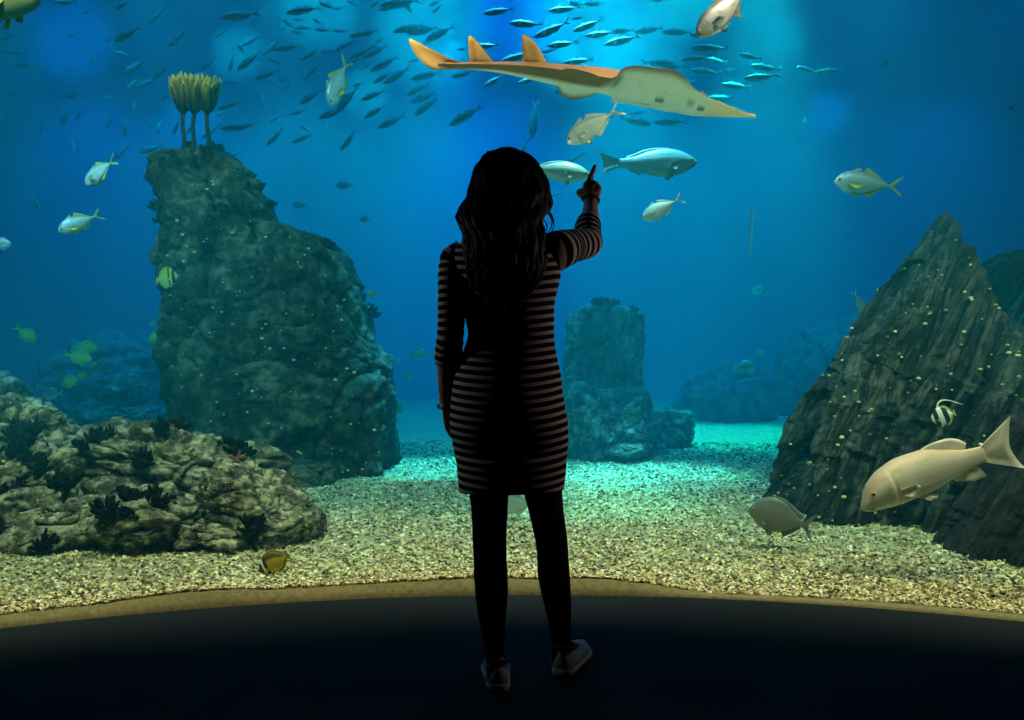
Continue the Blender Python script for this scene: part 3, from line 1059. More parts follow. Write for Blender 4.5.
# ---- joints
sh_l, el_l, wr_l = pw(453.5, 261, PY), pw(450.5, 335, PY - .01), pw(446, 404, PY + .05)
sh_r, el_r, wr_r = pw(553, 252, PY), pw(586, 239, PY + .20), pw(591, 199, PY + .37)
hip_l, kn_l, an_l = pw(488, 440), pw(490, 574, PY + .02), np.array(at(496.5, 668, 2.70))
hip_r, kn_r, an_r = pw(535, 440), pw(553, 574, PY + .05), np.array(at(561, 650, 2.85))


def leg_shape(hip, top, knee, ankle, grow, prof):
    """prof = (py, left px, right px) along the leg; depth follows hip-knee-ankle."""
    zk = [ankle[2] - .03, ankle[2], knee[2], hip[2]]
    yk = [ankle[1], ankle[1], knee[1], hip[1]]
    P = np.array(prof)
    R = []
    for py in np.linspace(P[0, 0], P[-1, 0], 60):
        l, r = interp([py], list(zip(P[:, 0], P[:, 1])))[0], interp([py], list(zip(P[:, 0], P[:, 2])))[0]
        z = EYE + (360 - py) * PY / F
        for _ in range(3):
            y = np.interp(z, zk, yk)
            z = EYE + (360 - py) * y / F
        c = np.array([((l + r) / 2 - 512) * y / F, y, z]); rx = (r - l) / 2 * y / F + grow
        # the calf bulges backwards, the thigh forwards
        t = (hip[2] - z) / (hip[2] - ankle[2])
        ry = rx * (1.12 if t < .5 else 1.18)
        c[1] += .012 * math.sin(t * PI * 2)
        R.append(ell(c, rx, ry, 36, 2.0))
    return np.array(R)


PL = [(432, 456, 507), (470, 463, 508), (492, 469, 508), (515, 472, 507), (540, 473, 506), (556, 474, 506), (572, 474.5, 507), (590, 475.5, 507.5), (610, 478, 506), (630, 481.5, 505), (648, 485.5, 504.3), (662, 487, 505), (676, 487, 506)]
PR = [(432, 516, 564), (470, 521, 563), (492, 524, 562), (515, 530, 564), (540, 535.5, 567), (556, 537.5, 568), (572, 538, 569), (590, 541, 570), (610, 546, 570.5), (630, 550, 570.5), (642, 551.5, 570.5), (652, 552, 571), (662, 552, 572)]


def arm_shape(mb, pts, rad, n=22, **kw):
    P = np.array(pts)
    s = np.concatenate([[0], np.cumsum(np.linalg.norm(np.diff(P, axis=0), axis=1))])
    q = np.linspace(0, s[-1], 34)
    Q = np.stack([interp(q, list(zip(s, P[:, k]))) for k in range(3)], 1)
    r = interp(q, list(zip(s, rad)))
    mb.tube(Q, r, n, **({'run': q} if kw.get('run') else {}))
    return q[-1]


up_r = (sh_r + el_r) / 2 + np.array([0, 0, -.004]); fo_r = (el_r + wr_r) / 2 + np.array([.004, 0, 0])
up_l = (sh_l + el_l) / 2; fo_l = (el_l + wr_l) / 2 + np.array([-.004, 0, 0])
ARM_R = [sh_r + np.array([-.05, 0, -.01]), sh_r, up_r, el_r + np.array([.006, -.012, -.012]), el_r + (fo_r - el_r) * .4, fo_r, wr_r]
RAD_R = [.052, .061, .053, .046, .043, .037, .0265]
ARM_L = [sh_l + np.array([.035, 0, .032]), sh_l, up_l, el_l, el_l + (fo_l - el_l) * .4, fo_l, wr_l]
RAD_L = [.036, .0425, .042, .039, .041, .036, .0255]

body = MB()
body.rings(torso_rings(-.004))
body.rings(leg_shape(hip_l, 0, kn_l, an_l, -.003, PL)); body.rings(leg_shape(hip_r, 0, kn_r, an_r, -.003, PR))
arm_shape(body, ARM_R, np.array(RAD_R) - .004); arm_shape(body, ARM_L, np.array(RAD_L) - .004)
# feet inside the shoes
for an, dx, L in ((an_l, -.02, .15), (an_r, .06, .14)):
    body.tube([an + [0, -.005, .02], an + [0, 0, -.035], an + [dx * .5, L * .55, -.062], an + [dx, L, -.072]], [.03, .034, .033, .024], 14)
# neck and head; she looks up and a little to the right at the ray
HC = pw(508, 181, PY + .015)
body.tube([pw(506, 246, PY - .005), pw(506, 228, PY + .0), pw(507.5, 205, PY + .008)], [.062, .052, .05], 18)
hd = Vector((.16, 1, .22)).normalized(); hs = hd.cross(Vector((0, 0, 1))).normalized(); hu = hs.cross(hd)
HM = np.array([hs, hd, hu])       # right, forward, up


def head_pt(r, f, u):
    return HC + HM[0] * r + HM[1] * f + HM[2] * u


R = []
for u, w, f0, f1 in [(-.112, .022, .055, .088), (-.100, .040, .0, .092), (-.08, .052, -.055, .092), (-.055, .060, -.078, .093), (-.03, .066, -.09, .090), (0, .071, -.097, .088), (.03, .073, -.099, .089),
                     (.06, .069, -.095, .08), (.085, .055, -.08, .06), (.102, .034, -.052, .032), (.108, .012, -.02, .01)]:
    a = np.arange(28) * 2 * PI / 28
    ring = [head_pt(w * math.cos(t), (f0 + f1) / 2 + (f1 - f0) / 2 * math.sin(t), u) for t in a]
    R.append(ring)
body.rings(np.array(R))
body.tube([head_pt(0, .088, .018), head_pt(0, .098, -.006), head_pt(0, .108, -.026), head_pt(0, .094, -.034)], [.008, .009, .0125, .009], 10)     # nose
body.tube([head_pt(-.022, .087, -.058), head_pt(0, .094, -.057), head_pt(.022, .087, -.058)], [.005, .008, .005], 8)      # lips
body.tube([head_pt(-.018, .087, -.067), head_pt(0, .093, -.068), head_pt(.018, .087, -.067)], [.005, .008, .005], 8)
for sgn in (-1, 1):
    body.tube([head_pt(sgn * .05, .074, .026), head_pt(sgn * .03, .088, .031), head_pt(sgn * .014, .089, .027)], [.006, .007, .006], 8)   # brow
    body.tube([head_pt(sgn * .073, -.002, .02), head_pt(sgn * .079, -.010, .012), head_pt(sgn * .078, -.008, -.012), head_pt(sgn * .071, .0, -.03)], [.007, .009, .008, .006], 8)  # ear
    body.ball(head_pt(sgn * .031, .079, .008), .012, 10, 7)

# ---- hands. right: forefinger points up at the ray, the others fold, the thumb bends across
fw = (wr_r - fo_r); fw /= np.linalg.norm(fw)
side = np.array([1., 0, 0]); side -= fw * side.dot(fw); side /= np.linalg.norm(side)
fw = fw * .55 + np.array([.02, 0, .75]); fw /= np.linalg.norm(fw)
side -= fw * side.dot(fw); side /= np.linalg.norm(side)
pal = np.cross(side, fw)          # away from the camera: her palm faces the glass
if pal[1] < 0: pal = -pal


def hp(a, b, c):                  # along the hand, to the right, towards the palm side
    return wr_r + fw * a + side * b + pal * c


for b, w, e_ in ((-.022, .012, .060), (-.007, .0135, .070), (.009, .0135, .066), (.025, .012, .050)):
    body.tube([hp(-.01, b * .55, 0), hp(.03, b * .85, 0), hp(e_, b, .0)], [.014, w, .011], 10)
body.tube([hp(.0, -.012, .004), hp(.05, .0, .006), hp(.06, .012, .006)], [.019, .021, .018], 12)
# forefinger (on the left of the hand seen from behind), raised and leaning right
tip = np.array(at(595.2, 166, wr_r[1] + .05)); kn = hp(.070, -.010, 0)
d = tip - kn
body.tube([kn - d * .15, kn + d * .05, kn + d * .42 + side * -.002, kn + d * .74, tip], [.0125, .0118, .0104, .0096, .0078], 12)
for b, L in ((.006, .96), (.019, .84), (.029, .68)):
    body.tube([hp(.062 * L, b, 0), hp(.080 * L, b, .012), hp(.078 * L, b, .034), hp(.052 * L, b * .95, .046), hp(.034, b * .9, .036)], [.0105, .0098, .009, .0085, .0078], 10)
body.tube([hp(.008, -.022, .006), hp(.024, -.040, .010), hp(.036, -.047, .018), hp(.050, -.040, .028), hp(.056, -.026, .036)], [.013, .0125, .0105, .0095, .008], 10)
# left: hanging, softly curled
fl = wr_l - fo_l; fl /= np.linalg.norm(fl)
fl = (fl * .8 + np.array([.12, .1, -.3])); fl /= np.linalg.norm(fl)
inn = np.array([1., .0, 0]); inn -= fl * inn.dot(fl); inn /= np.linalg.norm(inn)      # palm looks at her thigh
fro = np.cross(inn, fl)
if fro[1] < 0: fro = -fro         # the thumb side points forwards


def hl(a, b, c):                  # down the hand, forwards, towards the palm
    return wr_l + fl * a + fro * b + inn * c


for b, w in ((.026, .012), (.009, .013), (-.009, .013), (-.025, .0115)):
    body.tube([hl(-.012, b * .5, 0), hl(.03, b * .85, -.002), hl(.078, b, .0)], [.0145, w, .0105], 10)
body.tube([hl(0, 0, .004), hl(.04, .006, .006), hl(.055, -.004, .006)], [.018, .02, .016], 12)
for b, L in ((.027, .9), (.010, 1.0), (-.008, .95), (-.025, .78)):
    body.tube([hl(.072, b, 0), hl(.072 + .036 * L, b * 1.02, .010), hl(.072 + .058 * L, b, .028), hl(.072 + .060 * L, b * .95, .050)], [.0102, .0094, .0086, .0070], 10)
body.tube([hl(.006, .022, .004), hl(.03, .041, .012), hl(.055, .046, .022), hl(.078, .040, .030)], [.0135, .0118, .0100, .0078], 10)

person = link('person', remeshed(body, .0045, 5, .5), M_SKIN)
foot0 = np.array([(an_l[0] + an_r[0]) / 2, (an_l[1] + an_r[1]) / 2, 0])
person.data.transform(Matrix.Translation(-Vector(foot0)))
person.location = foot0
tag(person, 'person seen from behind in a striped dress, right arm raised to point at the ray', 'person')
KIDS = []


def wear(name, mb_or_mesh, mat, parent=person, label=None):
    me = mb_or_mesh.mesh(name) if isinstance(mb_or_mesh, MB) else mb_or_mesh
    me.transform(Matrix.Translation(-Vector(foot0)))
    o = link(name, me, mat, parent)
    if label: o['label'] = label
    return o


# eyes
for sgn in (-1, 1):
    e = wear('eye', MB().ball(head_pt(sgn * .031, .084, .008), .0095, 10, 8), plain('eye_white', (.6, .6, .58), .2))

# ---- the dress: body and skirt, and two sleeves set in at the shoulder seams
dress = MB()
TR = torso_rings(.004)
zc = TR[:, :, 2]
sk_py = np.linspace(458, 490, 14)
lo_l = interp(sk_py, [(455, 456), (464, 457.5), (478, 459), (490, 459.5)]); lo_r = interp(sk_py, [(455, 566), (468, 565.5), (482, 564), (490, 563)])
extra = []
for q, l, r in zip(sk_py, lo_l, lo_r):
    a, b = pw(l, q + (r > 0) * 0, PY), pw(r, q, PY)
    c = (a + b) / 2
    k = (q - 455) / 35
    extra.append(ell(c, (b[0] - a[0]) / 2 + .003, .112 - .004 * k, 56, 2.25, 1.0))
extra = np.array(extra)
allr = np.concatenate([TR, extra])
# cloth ripples and a hem that dips to the left
ang = np.arange(56) * 2 * PI / 56
rip = .0022 * np.sin(3 * ang)[None, :] * np.sin(allr[:, :1, 2] * 22)
cen = allr.mean(1, keepdims=True)
allr = cen + (allr - cen) * (1 + rip[..., None] / .15)
tilt = np.clip((1.0 - allr[:, :, 2]) / .5, 0, 1)
allr[:, :, 2] += tilt * .03 * (allr[:, :, 0] - cen[:, :, 0])
inner = (allr[-1] - cen[-1]) * .94 + cen[-1] + [0, 0, .004]
dx_ = allr[:, :, 0] - cen[:, :, 0]
run = allr[:, :, 2] - .016 * (dx_ / .17) ** 2 - .03 * dx_
dress.rings(np.concatenate([allr, inner[None]]), cap0=False, cap1=False, run=np.concatenate([run, run[-1:] + .0]))


def sleeve(pts, rad, stop, grow=.0035):
    P = np.array(pts); s = np.concatenate([[0], np.cumsum(np.linalg.norm(np.diff(P, axis=0), axis=1))])
    q = np.linspace(0, s[-1] * stop, 44)
    Q = np.stack([interp(q, list(zip(s, P[:, k]))) for k in range(3)], 1)
    r = interp(q, list(zip(s, rad))) + grow + .0012 * np.sin(q * 210)
    dress.tube(Q, r, 26, round_ends=False, run=q)


sleeve(ARM_R, RAD_R, .74)
sleeve(ARM_L, RAD_L, .74)
dr = wear('dress', dress, M_DRESS, label='knee-length black dress with thin pale stripes')

# ---- tights and shoes
tig = MB()
tig.rings(leg_shape(hip_l, 0, kn_l, an_l, .0015, PL), cap0=False, cap1=False)
tig.rings(leg_shape(hip_r, 0, kn_r, an_r, .0015, PR), cap0=False, cap1=False)
wear('tights', tig, M_TIGHTS)

m = NT('trainer_fabric')
nz = m.noise(260, 3, .6, m.coord())
M_SHOE = m.bsdf(m.mix(nz.outputs['Fac'], (.22, .22, .24), (.42, .41, .43)), .8, 0, .2, nz.outputs['Fac'], .4, .002)
M_SOLE = plain('trainer_sole', (.6, .52, .46), .8)
M_COLLAR = plain('trainer_collar', (.02, .02, .022), .9)


def shoe(heel, turn, label):
    """A low trainer; heel = the back of the sole on the floor; turn = degrees to her right."""
    t = math.radians(turn)
    f = np.array([math.sin(t), math.cos(t), 0]); r_ = np.array([math.cos(t), -math.sin(t), 0])
    st = [(-.002, .020, .058, .0), (.012, .033, .066, .0), (.04, .036, .070, .0), (.075, .037, .066, .0), (.11, .039, .060, .004), (.15, .044, .052, .008), (.19, .046, .042, .008), (.22, .040, .034, .004), (.242, .024, .028, 0), (.25, .008, .024, 0)]
    up, sole = MB(), MB()
    RU, RS = [], []
    for L, w, h, off in st:
        c = heel + f * L + r_ * off * -0.4
        a = np.linspace(0, 2 * PI, 24, endpoint=False)
        RU.append([c + r_ * w * .97 * math.cos(x) * (1 if math.sin(x) < 0 else .55 + .45 * (1 - math.sin(x))) + np.array([0, 0, .022 + (h * max(0, math.sin(x)) ** .8 if math.sin(x) > 0 else .004 * math.sin(x))]) for x in a])
        RS.append([c + r_ * w * 1.06 * np.sign(math.cos(x)) * abs(math.cos(x)) ** .6 - f * .003 + np.array([0, 0, .014 + .013 * np.sign(math.sin(x)) * abs(math.sin(x)) ** .5]) for x in a])
    up.rings(np.array(RU)); sole.rings(np.array(RS))
    s = wear('shoe', up, M_SHOE, label=label)
    so = wear('sole', sole, M_SOLE, s)
    col = MB()
    a = np.linspace(0, 2 * PI, 17)
    c = heel + f * .045 + np.array([0, 0, .088])
    col.tube([c + r_ * .034 * math.cos(x) + f * .045 * math.sin(x) + np.array([0, 0, .006 * -math.sin(x)]) for x in a], .008, 8, round_ends=False)
    wear('collar', col, M_COLLAR, s)
    lace = MB()
    for k in range(4):
        c = heel + f * (.10 + .022 * k) + np.array([0, 0, .082 - .009 * k])
        lace.tube([c - r_ * .022, c + np.array([0, 0, .006]), c + r_ * .022], .003, 6)
    wear('lace', lace, M_SOLE, s)


shoe(np.array(at(498.5, 693, 2.66)) * [1, 1, 0] + [0, 0, .001], -3, 'left grey trainer')
shoe(np.array(at(561.0, 677.5, 2.79)) * [1, 1, 0] + [0, 0, .001], 22, 'right grey trainer turned outwards')

# ---- bracelets
m_br = plain('dark_beads', (.02, .014, .01), .5)
m_gold = plain('pale_beads', (.55, .45, .3), .35, .2)


def bracelet(c, axis, rad, name, mat, beads=22, br=.0042):
    axis = np.array(axis) / np.linalg.norm(axis)
    u = np.cross(axis, [0, 1, 0]); u /= np.linalg.norm(u); v = np.cross(axis, u)
    mb = MB()
    for k in range(beads):
        t = 2 * PI * k / beads
        mb.ball(c + (u * math.cos(t) + v * math.sin(t)) * rad, br, 8, 6)
    wear('bracelet', mb, mat, label=name)


bracelet(wr_r - fw * .004, fw + np.array([.12, 0, 0]), .0285, 'dark beaded bracelet on the raised wrist', m_br, 18, .006)
bracelet(wr_r + fw * .012, fw + np.array([.05, 0, 0]), .0275, 'pale beaded bracelet on the raised wrist', m_gold, 22, .0045)
bracelet(wr_l - fl * -.006, fl, .0275, 'thin bracelet on the hanging wrist', m_br, 24, .0035)

# ---- hair: a wavy mass over head and back, with loose locks
hair = MB()
HL = [(150.2, 497, 517, 0), (152, 489, 524, 0), (157, 483, 530, 0), (165, 478.5, 537, .0), (175, 474, 543, 0), (186, 471, 547, -.005), (196, 469, 550, -.01), (205, 464, 549, -.02), (214, 460.5, 545, -.03), (224, 461, 541, -.05), (236, 465, 541, -.075), (250, 467, 542, -.095),
      (265, 468, 543, -.105), (280, 472, 540, -.108), (292, 478, 534, -.104), (300, 488, 524, -.10)]
H = np.array(HL)
R = []
for py in np.linspace(150.2, 300, 66):
    l, r, y = (interp([py], list(zip(H[:, 0], H[:, k])))[0] for k in (1, 2, 3))
    a, b = pw(l, py, PY - .01), pw(r, py, PY - .01)
    c = (a + b) / 2; rx = (b[0] - a[0]) / 2
    if py < 215:
        ry = rx * .98; c[1] += .012
    else:
        k = (py - 215) / 85
        ry = rx * .98 * (1 - k) + .035 * k if k < .4 else rx * .6 * .98 * (1 - k) + .03
    n = 72
    ring = ell(c + np.array([0, y, 0]), rx, min(ry, .115), n, 2.1)
    t = np.arange(n) * 2 * PI / n
    wave = .0035 * np.sin(t * 13 + py * .10) + .0025 * np.sin(t * 23 - py * .16) + .004 * np.sin(t * 5 + py * .22) * min(1, (py - 150) / 40)
    ctr = ring.mean(0)
    dv = ring - ctr; dl = np.linalg.norm(dv, axis=1)[:, None]
    ring = ctr + dv * (1 + wave[:, None] / (dl + 1e-6))
    R.append(ring)
hair.rings(np.array(R))
rh = random.Random(4)
# long wavy locks lying on the mass
for k in range(150):
    t = rh.uniform(PI * 1.0, PI * 2.0) if k % 5 else rh.uniform(0, PI)
    t += rh.uniform(-.25, .25)
    i0 = rh.randint(2, 14); i1 = rh.randint(40, 65) if math.sin(t) < .2 else rh.randint(24, 34)
    pts, rad = [], []
    ph = rh.uniform(0, 6)
    for i in range(i0, i1, 2):
        j = ((t + .10 * math.sin(i * .28 + ph)) / (2 * PI) * 72) % 72
        ring = R[i]
        j0 = int(j) % 72; fj = j - int(j)
        p = ring[j0] * (1 - fj) + ring[(j0 + 1) % 72] * fj
        ctr = ring.mean(0)
        o = (p - ctr) / (np.linalg.norm(p - ctr) + 1e-6)
        pts.append(p + o * (.001 + .002 * math.sin(i * .35 + ph)))
        rad.append(.0045)
    if len(pts) < 4: continue
    rad = np.array(rad); rad[-3:] *= [.8, .55, .3]
    hair.tube(pts, rad, 6)


def curl(pix, r, dy=0.0):
    P = np.array(pix, float)
    s = np.arange(len(P))
    q = np.linspace(0, len(P) - 1, len(P) * 4)
    X = interp(q, list(zip(s, P[:, 0]))); Y = interp(q, list(zip(s, P[:, 1])))
    pts = [pw(x, y, PY + dy - .02) for x, y in zip(X, Y)]
    rr = np.linspace(r, r * .35, len(pts))
    hair.tube(pts, rr, 6)


curl([(543, 204), (549, 211), (553, 219), (554, 226), (552, 231)], .0038)
curl([(541, 206), (548, 213), (552, 221), (551, 228), (548, 231.5)], .003, .01)
curl([(539, 217), (544, 220), (547, 226), (545, 231), (541, 231)], .0026)
curl([(538, 222), (541, 226), (542, 231), (540, 236)], .0026)
curl([(540, 220), (543, 224), (545, 230), (544, 236)], .002, .01)
curl([(466, 206), (462, 212), (459, 215), (454.5, 216.5)], .0026)
curl([(464, 214), (460, 220), (461, 228), (464, 233), (463, 237)], .0032)
curl([(462, 210), (458.5, 219), (460, 229), (465, 234)], .0028, .01)
curl([(466, 224), (463, 231), (465, 238), (468, 243)], .0034)
for k in range(12):
    x0 = 470 + k * 6 + rh.uniform(-2, 2)
    hair_y = 278 + 18 * math.sin(PI * k / 11)
    P = [(x0 + (507 - x0) * .1 + 2.2 * math.sin(i * 1.3 + k), hair_y - 30 + i * 9) for i in range(6)]
    pts = [pw(x, y, PY - .13) for x, y in P]
    hair.tube(pts, np.linspace(.009, .002, len(pts)), 8)
wear('hair', hair, M_HAIR, label='long wavy dark brown hair')

# ================================================================== fish
def fish_material(name, back, flank, belly, stripe=None, rough=.4, metal=.25, noise_amt=.25, shift=0.0):
    """Counter-shaded skin by height on the body (the meshes carry 'hgt' 0 belly .. 1 back and 'len' 0 nose .. 1 tail)."""
    m = NT(name)
    h = m.attr('hgt'); ln = m.attr('len')
    nz = m.noise(14, 4, .6, m.coord())
    hh = m.math('ADD', h, m.math('MULTIPLY', m.math('SUBTRACT', nz.outputs['Fac'], .5), noise_amt))
    c = m.ramp(hh, [(.12 + shift, belly), (.45 + shift, flank), (.72 + shift, flank), (.88 + shift, back)])
    if stripe:
        for kind, pos, wid, col in stripe:
            src = ln if kind == 'bar' else h
            d = m.math('ABSOLUTE', m.math('SUBTRACT', src, pos))
            f = m.math('LESS_THAN', d, wid)
            c = m.mix(f, c, col)
    sc = m.noise(70, coord=m.coord(scale=(1, 1, 1)), kind='TexVoronoi')
    return m.bsdf(c, rough, metal, .5, sc.outputs['Distance'], .2, .004)


def fin_material(name, base, tip):
    m = NT(name)
    wv = m.noise(60, 2, .5, m.coord(scale=(.3, 1, 1)))
    c = m.mix(m.attr('tip'), base, tip)
    return m.bsdf(m.mix(wv.outputs['Fac'], c, base), .55, .1, .3)


EYE_M = plain('fish_eye_dark', (.005, .005, .006), .15, 0, .6)
IRIS_M = plain('fish_iris', (.40, .30, .12), .3, .2)


def fish_body(top, bot, width, n=22, k=34, bend=0.0, gill=None):
    """top / bot: outline heights along s (0 nose .. 1 tail root); local +x is the nose, length of the whole fish 1."""
    L = .80
    s = 1 - np.cos(np.linspace(0, PI / 2, k)) ** 1.0
    s = np.concatenate([np.linspace(0, .12, 9)[:-1] ** 1.0, np.linspace(.12, 1, k - 8)])
    t = interp(s, top); b = interp(s, bot); w = interp(s, width)
    if gill:
        g_ = np.exp(-((s - gill) / .010) ** 2); w = w * (1 - .05 * g_ + .03 * np.exp(-((s - gill + .03) / .03) ** 2))
    R, H, LN = [], [], []
    a = np.arange(n) * 2 * PI / n
    for i in range(len(s)):
        mid, hh = (t[i] + b[i]) / 2, (t[i] - b[i]) / 2
        y = np.sign(np.cos(a)) * np.abs(np.cos(a)) ** 1.0 * w[i]
        z = np.sign(np.sin(a)) * np.abs(np.sin(a)) ** .92 * hh
        x = .5 - s[i] * L
        R.append(np.stack([np.full(n, x), y + bend * (s[i] - .35) ** 2, mid + z], 1))
        H.append((np.sin(a) + 1) / 2); LN.append(np.full(n, s[i]))
    return np.array(R), np.array(H), np.array(LN)


def fin_plate(pts_root, pts_edge, thick=.006, yoff=0.0, out=0.0, wob=0.0):
    """A fin between a root line and an outer edge line (same count), both (x, z); out pushes the edge sideways."""
    A, B = np.array(pts_root, float), np.array(pts_edge, float)
    n = 14
    q = np.linspace(0, 1, n); sa = np.linspace(0, 1, len(A)); sb = np.linspace(0, 1, len(B))
    A = np.stack([np.interp(q, sa, A[:, 0]), np.interp(q, sa, A[:, 1])], 1)
    B = np.stack([interp(q, list(zip(sb, B[:, 0]))), interp(q, list(zip(sb, B[:, 1])))], 1)
    rows = np.linspace(0, 1, 5)
    R, T = [], []
    for side in (1, -1):
        pass
    top, botm = [], []
    for r in rows:
        P = A * (1 - r) + B * r
        th = thick * (1 - .85 * r)
        ray = .25 * thick * np.cos(q * PI * 22)
        y = yoff + out * r + wob * r * np.sin(q * 5)
        top.append(np.stack([P[:, 0], y + th / 2 + ray * (r > 0), P[:, 1]], 1)); botm.append(np.stack([P[:, 0], y - th / 2 + ray * (r > 0), P[:, 1]], 1))
    R = top + botm[::-1]
    mb = MB()
    R = np.array(R)
    # close the shell: stitch last row to the first
    R2 = np.concatenate([R, R[:1]])
    tip = np.array(list(rows) + list(rows[::-1]) + [0])
    mb.rings(R2, wrap=False, tip=tip[:, None])
    # side caps
    m_ = len(R)
    for col in (0, n - 1):
        c = R[:, col]
        mb.add(c, [tuple(range(m_))], tip=np.array(list(rows) + list(rows[::-1])))
    return mb


class Fish:
    """One kind of fish: meshes made once, copied for each individual."""

    def __init__(self, name, top, bot, width, mat, fin_mat, tail, dorsal, anal, pect, pelvic=None, eye=(.085, .02, .016), bend=0.0, soft=None, tail_mat=None, k=34, gill=None, mouth=None):
        self.name = name
        R, H, LN = fish_body(top, bot, width, n=22 if k < 60 else 40, k=k, bend=bend, gill=gill)
        self.bend = bend
        yb = lambda s: bend * (s - .35) ** 2
        mb = MB().rings(R, hgt=H, len=LN)
        self.body = self.done(mb, name, mat)
        self.parts = []
        X = lambda s: .5 - s * .8
        ti = lambda s: float(interp([s], top)[0]); bi = lambda s: float(interp([s], bot)[0]); wi = lambda s: float(interp([s], width)[0])
        # tail fin: spread (top, bottom), fork depth, length
        up, dn, fork, ln = tail
        zt, zb = ti(1) * .9, bi(1) * .9
        x1 = X(1) + .02
        slope = bend * .65 * 1.2
        edge = [(x1 - ln, up), (x1 - ln * .86, up * .62), (x1 - ln * (1 - fork), (up + dn) / 2), (x1 - ln * .86, dn * .62), (x1 - ln, dn)]
        root = [(x1, zt), (x1 - .01, zt * .5 + zb * .5), (x1, zb)]
        self.part('tail_fin', fin_plate(root, edge, .008, yb(1), slope * ln * 2.0, .01), tail_mat or fin_mat)
        for nm, spec, sgn in (('dorsal_fin', dorsal, 1), ('anal_fin', anal, -1)):
            for sp in (spec if isinstance(spec, list) else [spec]) if spec else []:
                s0, s1, hs = sp
                ss = np.linspace(s0, s1, 8)
                f = ti if sgn > 0 else bi
                root = [(X(s), f(s) - sgn * .012) for s in ss]
                sh = np.linspace(0, 1, len(hs))
                edge = [(X(s) - .05 * np.interp(k, sh, hs) / max(hs), f(s) + sgn * np.interp(k, sh, hs)) for s, k in zip(ss, np.linspace(0, 1, 8))]
                self.part(nm, fin_plate(root, edge, .007, yb((s0 + s1) / 2)), fin_mat)
        if pect:
            s0, z0, ln, drop = pect
            for sd in (-1, 1):
                y0 = sd * wi(s0) * .96 + yb(s0)
                root = [(X(s0), z0 + .018), (X(s0), z0 - .018)]
                edge = [(X(s0) - ln * .75, z0 + .03 - drop * .5), (X(s0) - ln, z0 - drop), (X(s0) - ln * .45, z0 - .04 - drop)]
                self.part('pectoral_fin', fin_plate(root, edge, .006, y0, sd * ln * .35), fin_mat)
        if pelvic:
            s0, ln, drop = pelvic
            for sd in (-1, 1):
                y0 = sd * wi(s0) * .35
                root = [(X(s0), bi(s0) + .02), (X(s0 + .06), bi(s0 + .06) + .02)]
                edge = [(X(s0) - ln * .55, bi(s0) - drop), (X(s0) - ln * .9, bi(s0) - drop * .9), (X(s0) - ln, bi(s0) - drop * .3)]
                self.part('pelvic_fin', fin_plate(root, edge, .006, y0, sd * .02), fin_mat)
        if eye:
            s0, z0, r = eye
            for sd in (-1, 1):
                y0 = sd * wi(s0) * .80 * math.sqrt(max(.05, 1 - ((z0 - (ti(s0) + bi(s0)) / 2) / ((ti(s0) - bi(s0)) / 2)) ** 2)) * 1.12 + yb(s0)
                self.part('eye', MB().ball((X(s0), y0, z0), (r, r * .55, r), 12, 8), IRIS_M)
                self.part('pupil', MB().ball((X(s0) + r * .05, y0 + sd * r * .32, z0), (r * .6, r * .38, r * .6), 10, 6), EYE_M, under=True)

    def add_mouth(self, s1, z0, z1, width):
        wi = lambda s_: float(interp([s_], width)[0])
        mb = MB()
        pts = [(.5 - q * .8, sd * wi(q) * .93, z0 + (z1 - z0) * q / s1) for sd, qs in ((-1, np.linspace(s1, .004, 6)), (1, np.linspace(.004, s1, 6))) for q in qs]
        mb.tube(pts, .0035, 6)
        self.part('mouth', mb, EYE_M)

    def done(self, mb, name, mat):
        me = mb.mesh(name)
        me.materials.append(mat)
        me.polygons.foreach_set('use_smooth', [True] * len(me.polygons))
        import bmesh
        bm = bmesh.new(); bm.from_mesh(me); bmesh.ops.recalc_face_normals(bm, faces=bm.faces); bm.to_mesh(me); bm.free()
        return me

    def part(self, name, mb, mat, under=False):
        self.parts.append((name, self.done(mb, name, mat), under))

    def place(self, p, length, heading, label, yaw=0.0, roll=0.0, group=None, cat='fish', parts=True, squash=1.0, name=None):
        """heading: degrees in the upright plane across the tank (0 = nose to +x, 180 = nose to -x); yaw turns the nose
        away from the window (+) or towards it (-)."""
        h, y = math.radians(heading), math.radians(yaw)
        X = Vector((math.cos(h) * math.cos(y), math.sin(y), math.sin(h) * math.cos(y)))
        ref = Vector((0, 0, 1)) if abs(X.z) < .93 else Vector((-1 if X.x >= 0 else 1, 0, .1))
        Y = ref.cross(X).normalized(); Z = X.cross(Y)
        if roll:
            q = Matrix.Rotation(math.radians(roll), 3, X); Y = q @ Y; Z = q @ Z
        o = bpy.data.objects.new(name or self.name, self.body); COL.objects.link(o)
        M = Matrix((X, Y, Z)).transposed().to_4x4()
        o.matrix_world = Matrix.Translation(p) @ M @ Matrix.Diagonal((length, length * squash, length, 1))
        tag(o, label, cat, group)
        last = None
        for nm, me, under in self.parts if parts is True else [q for q in self.parts if parts and q[0] in parts]:
            c = bpy.data.objects.new(nm, me); COL.objects.link(c)
            c.parent = last if under and last is not None else o
            if not under: last = c
        return o


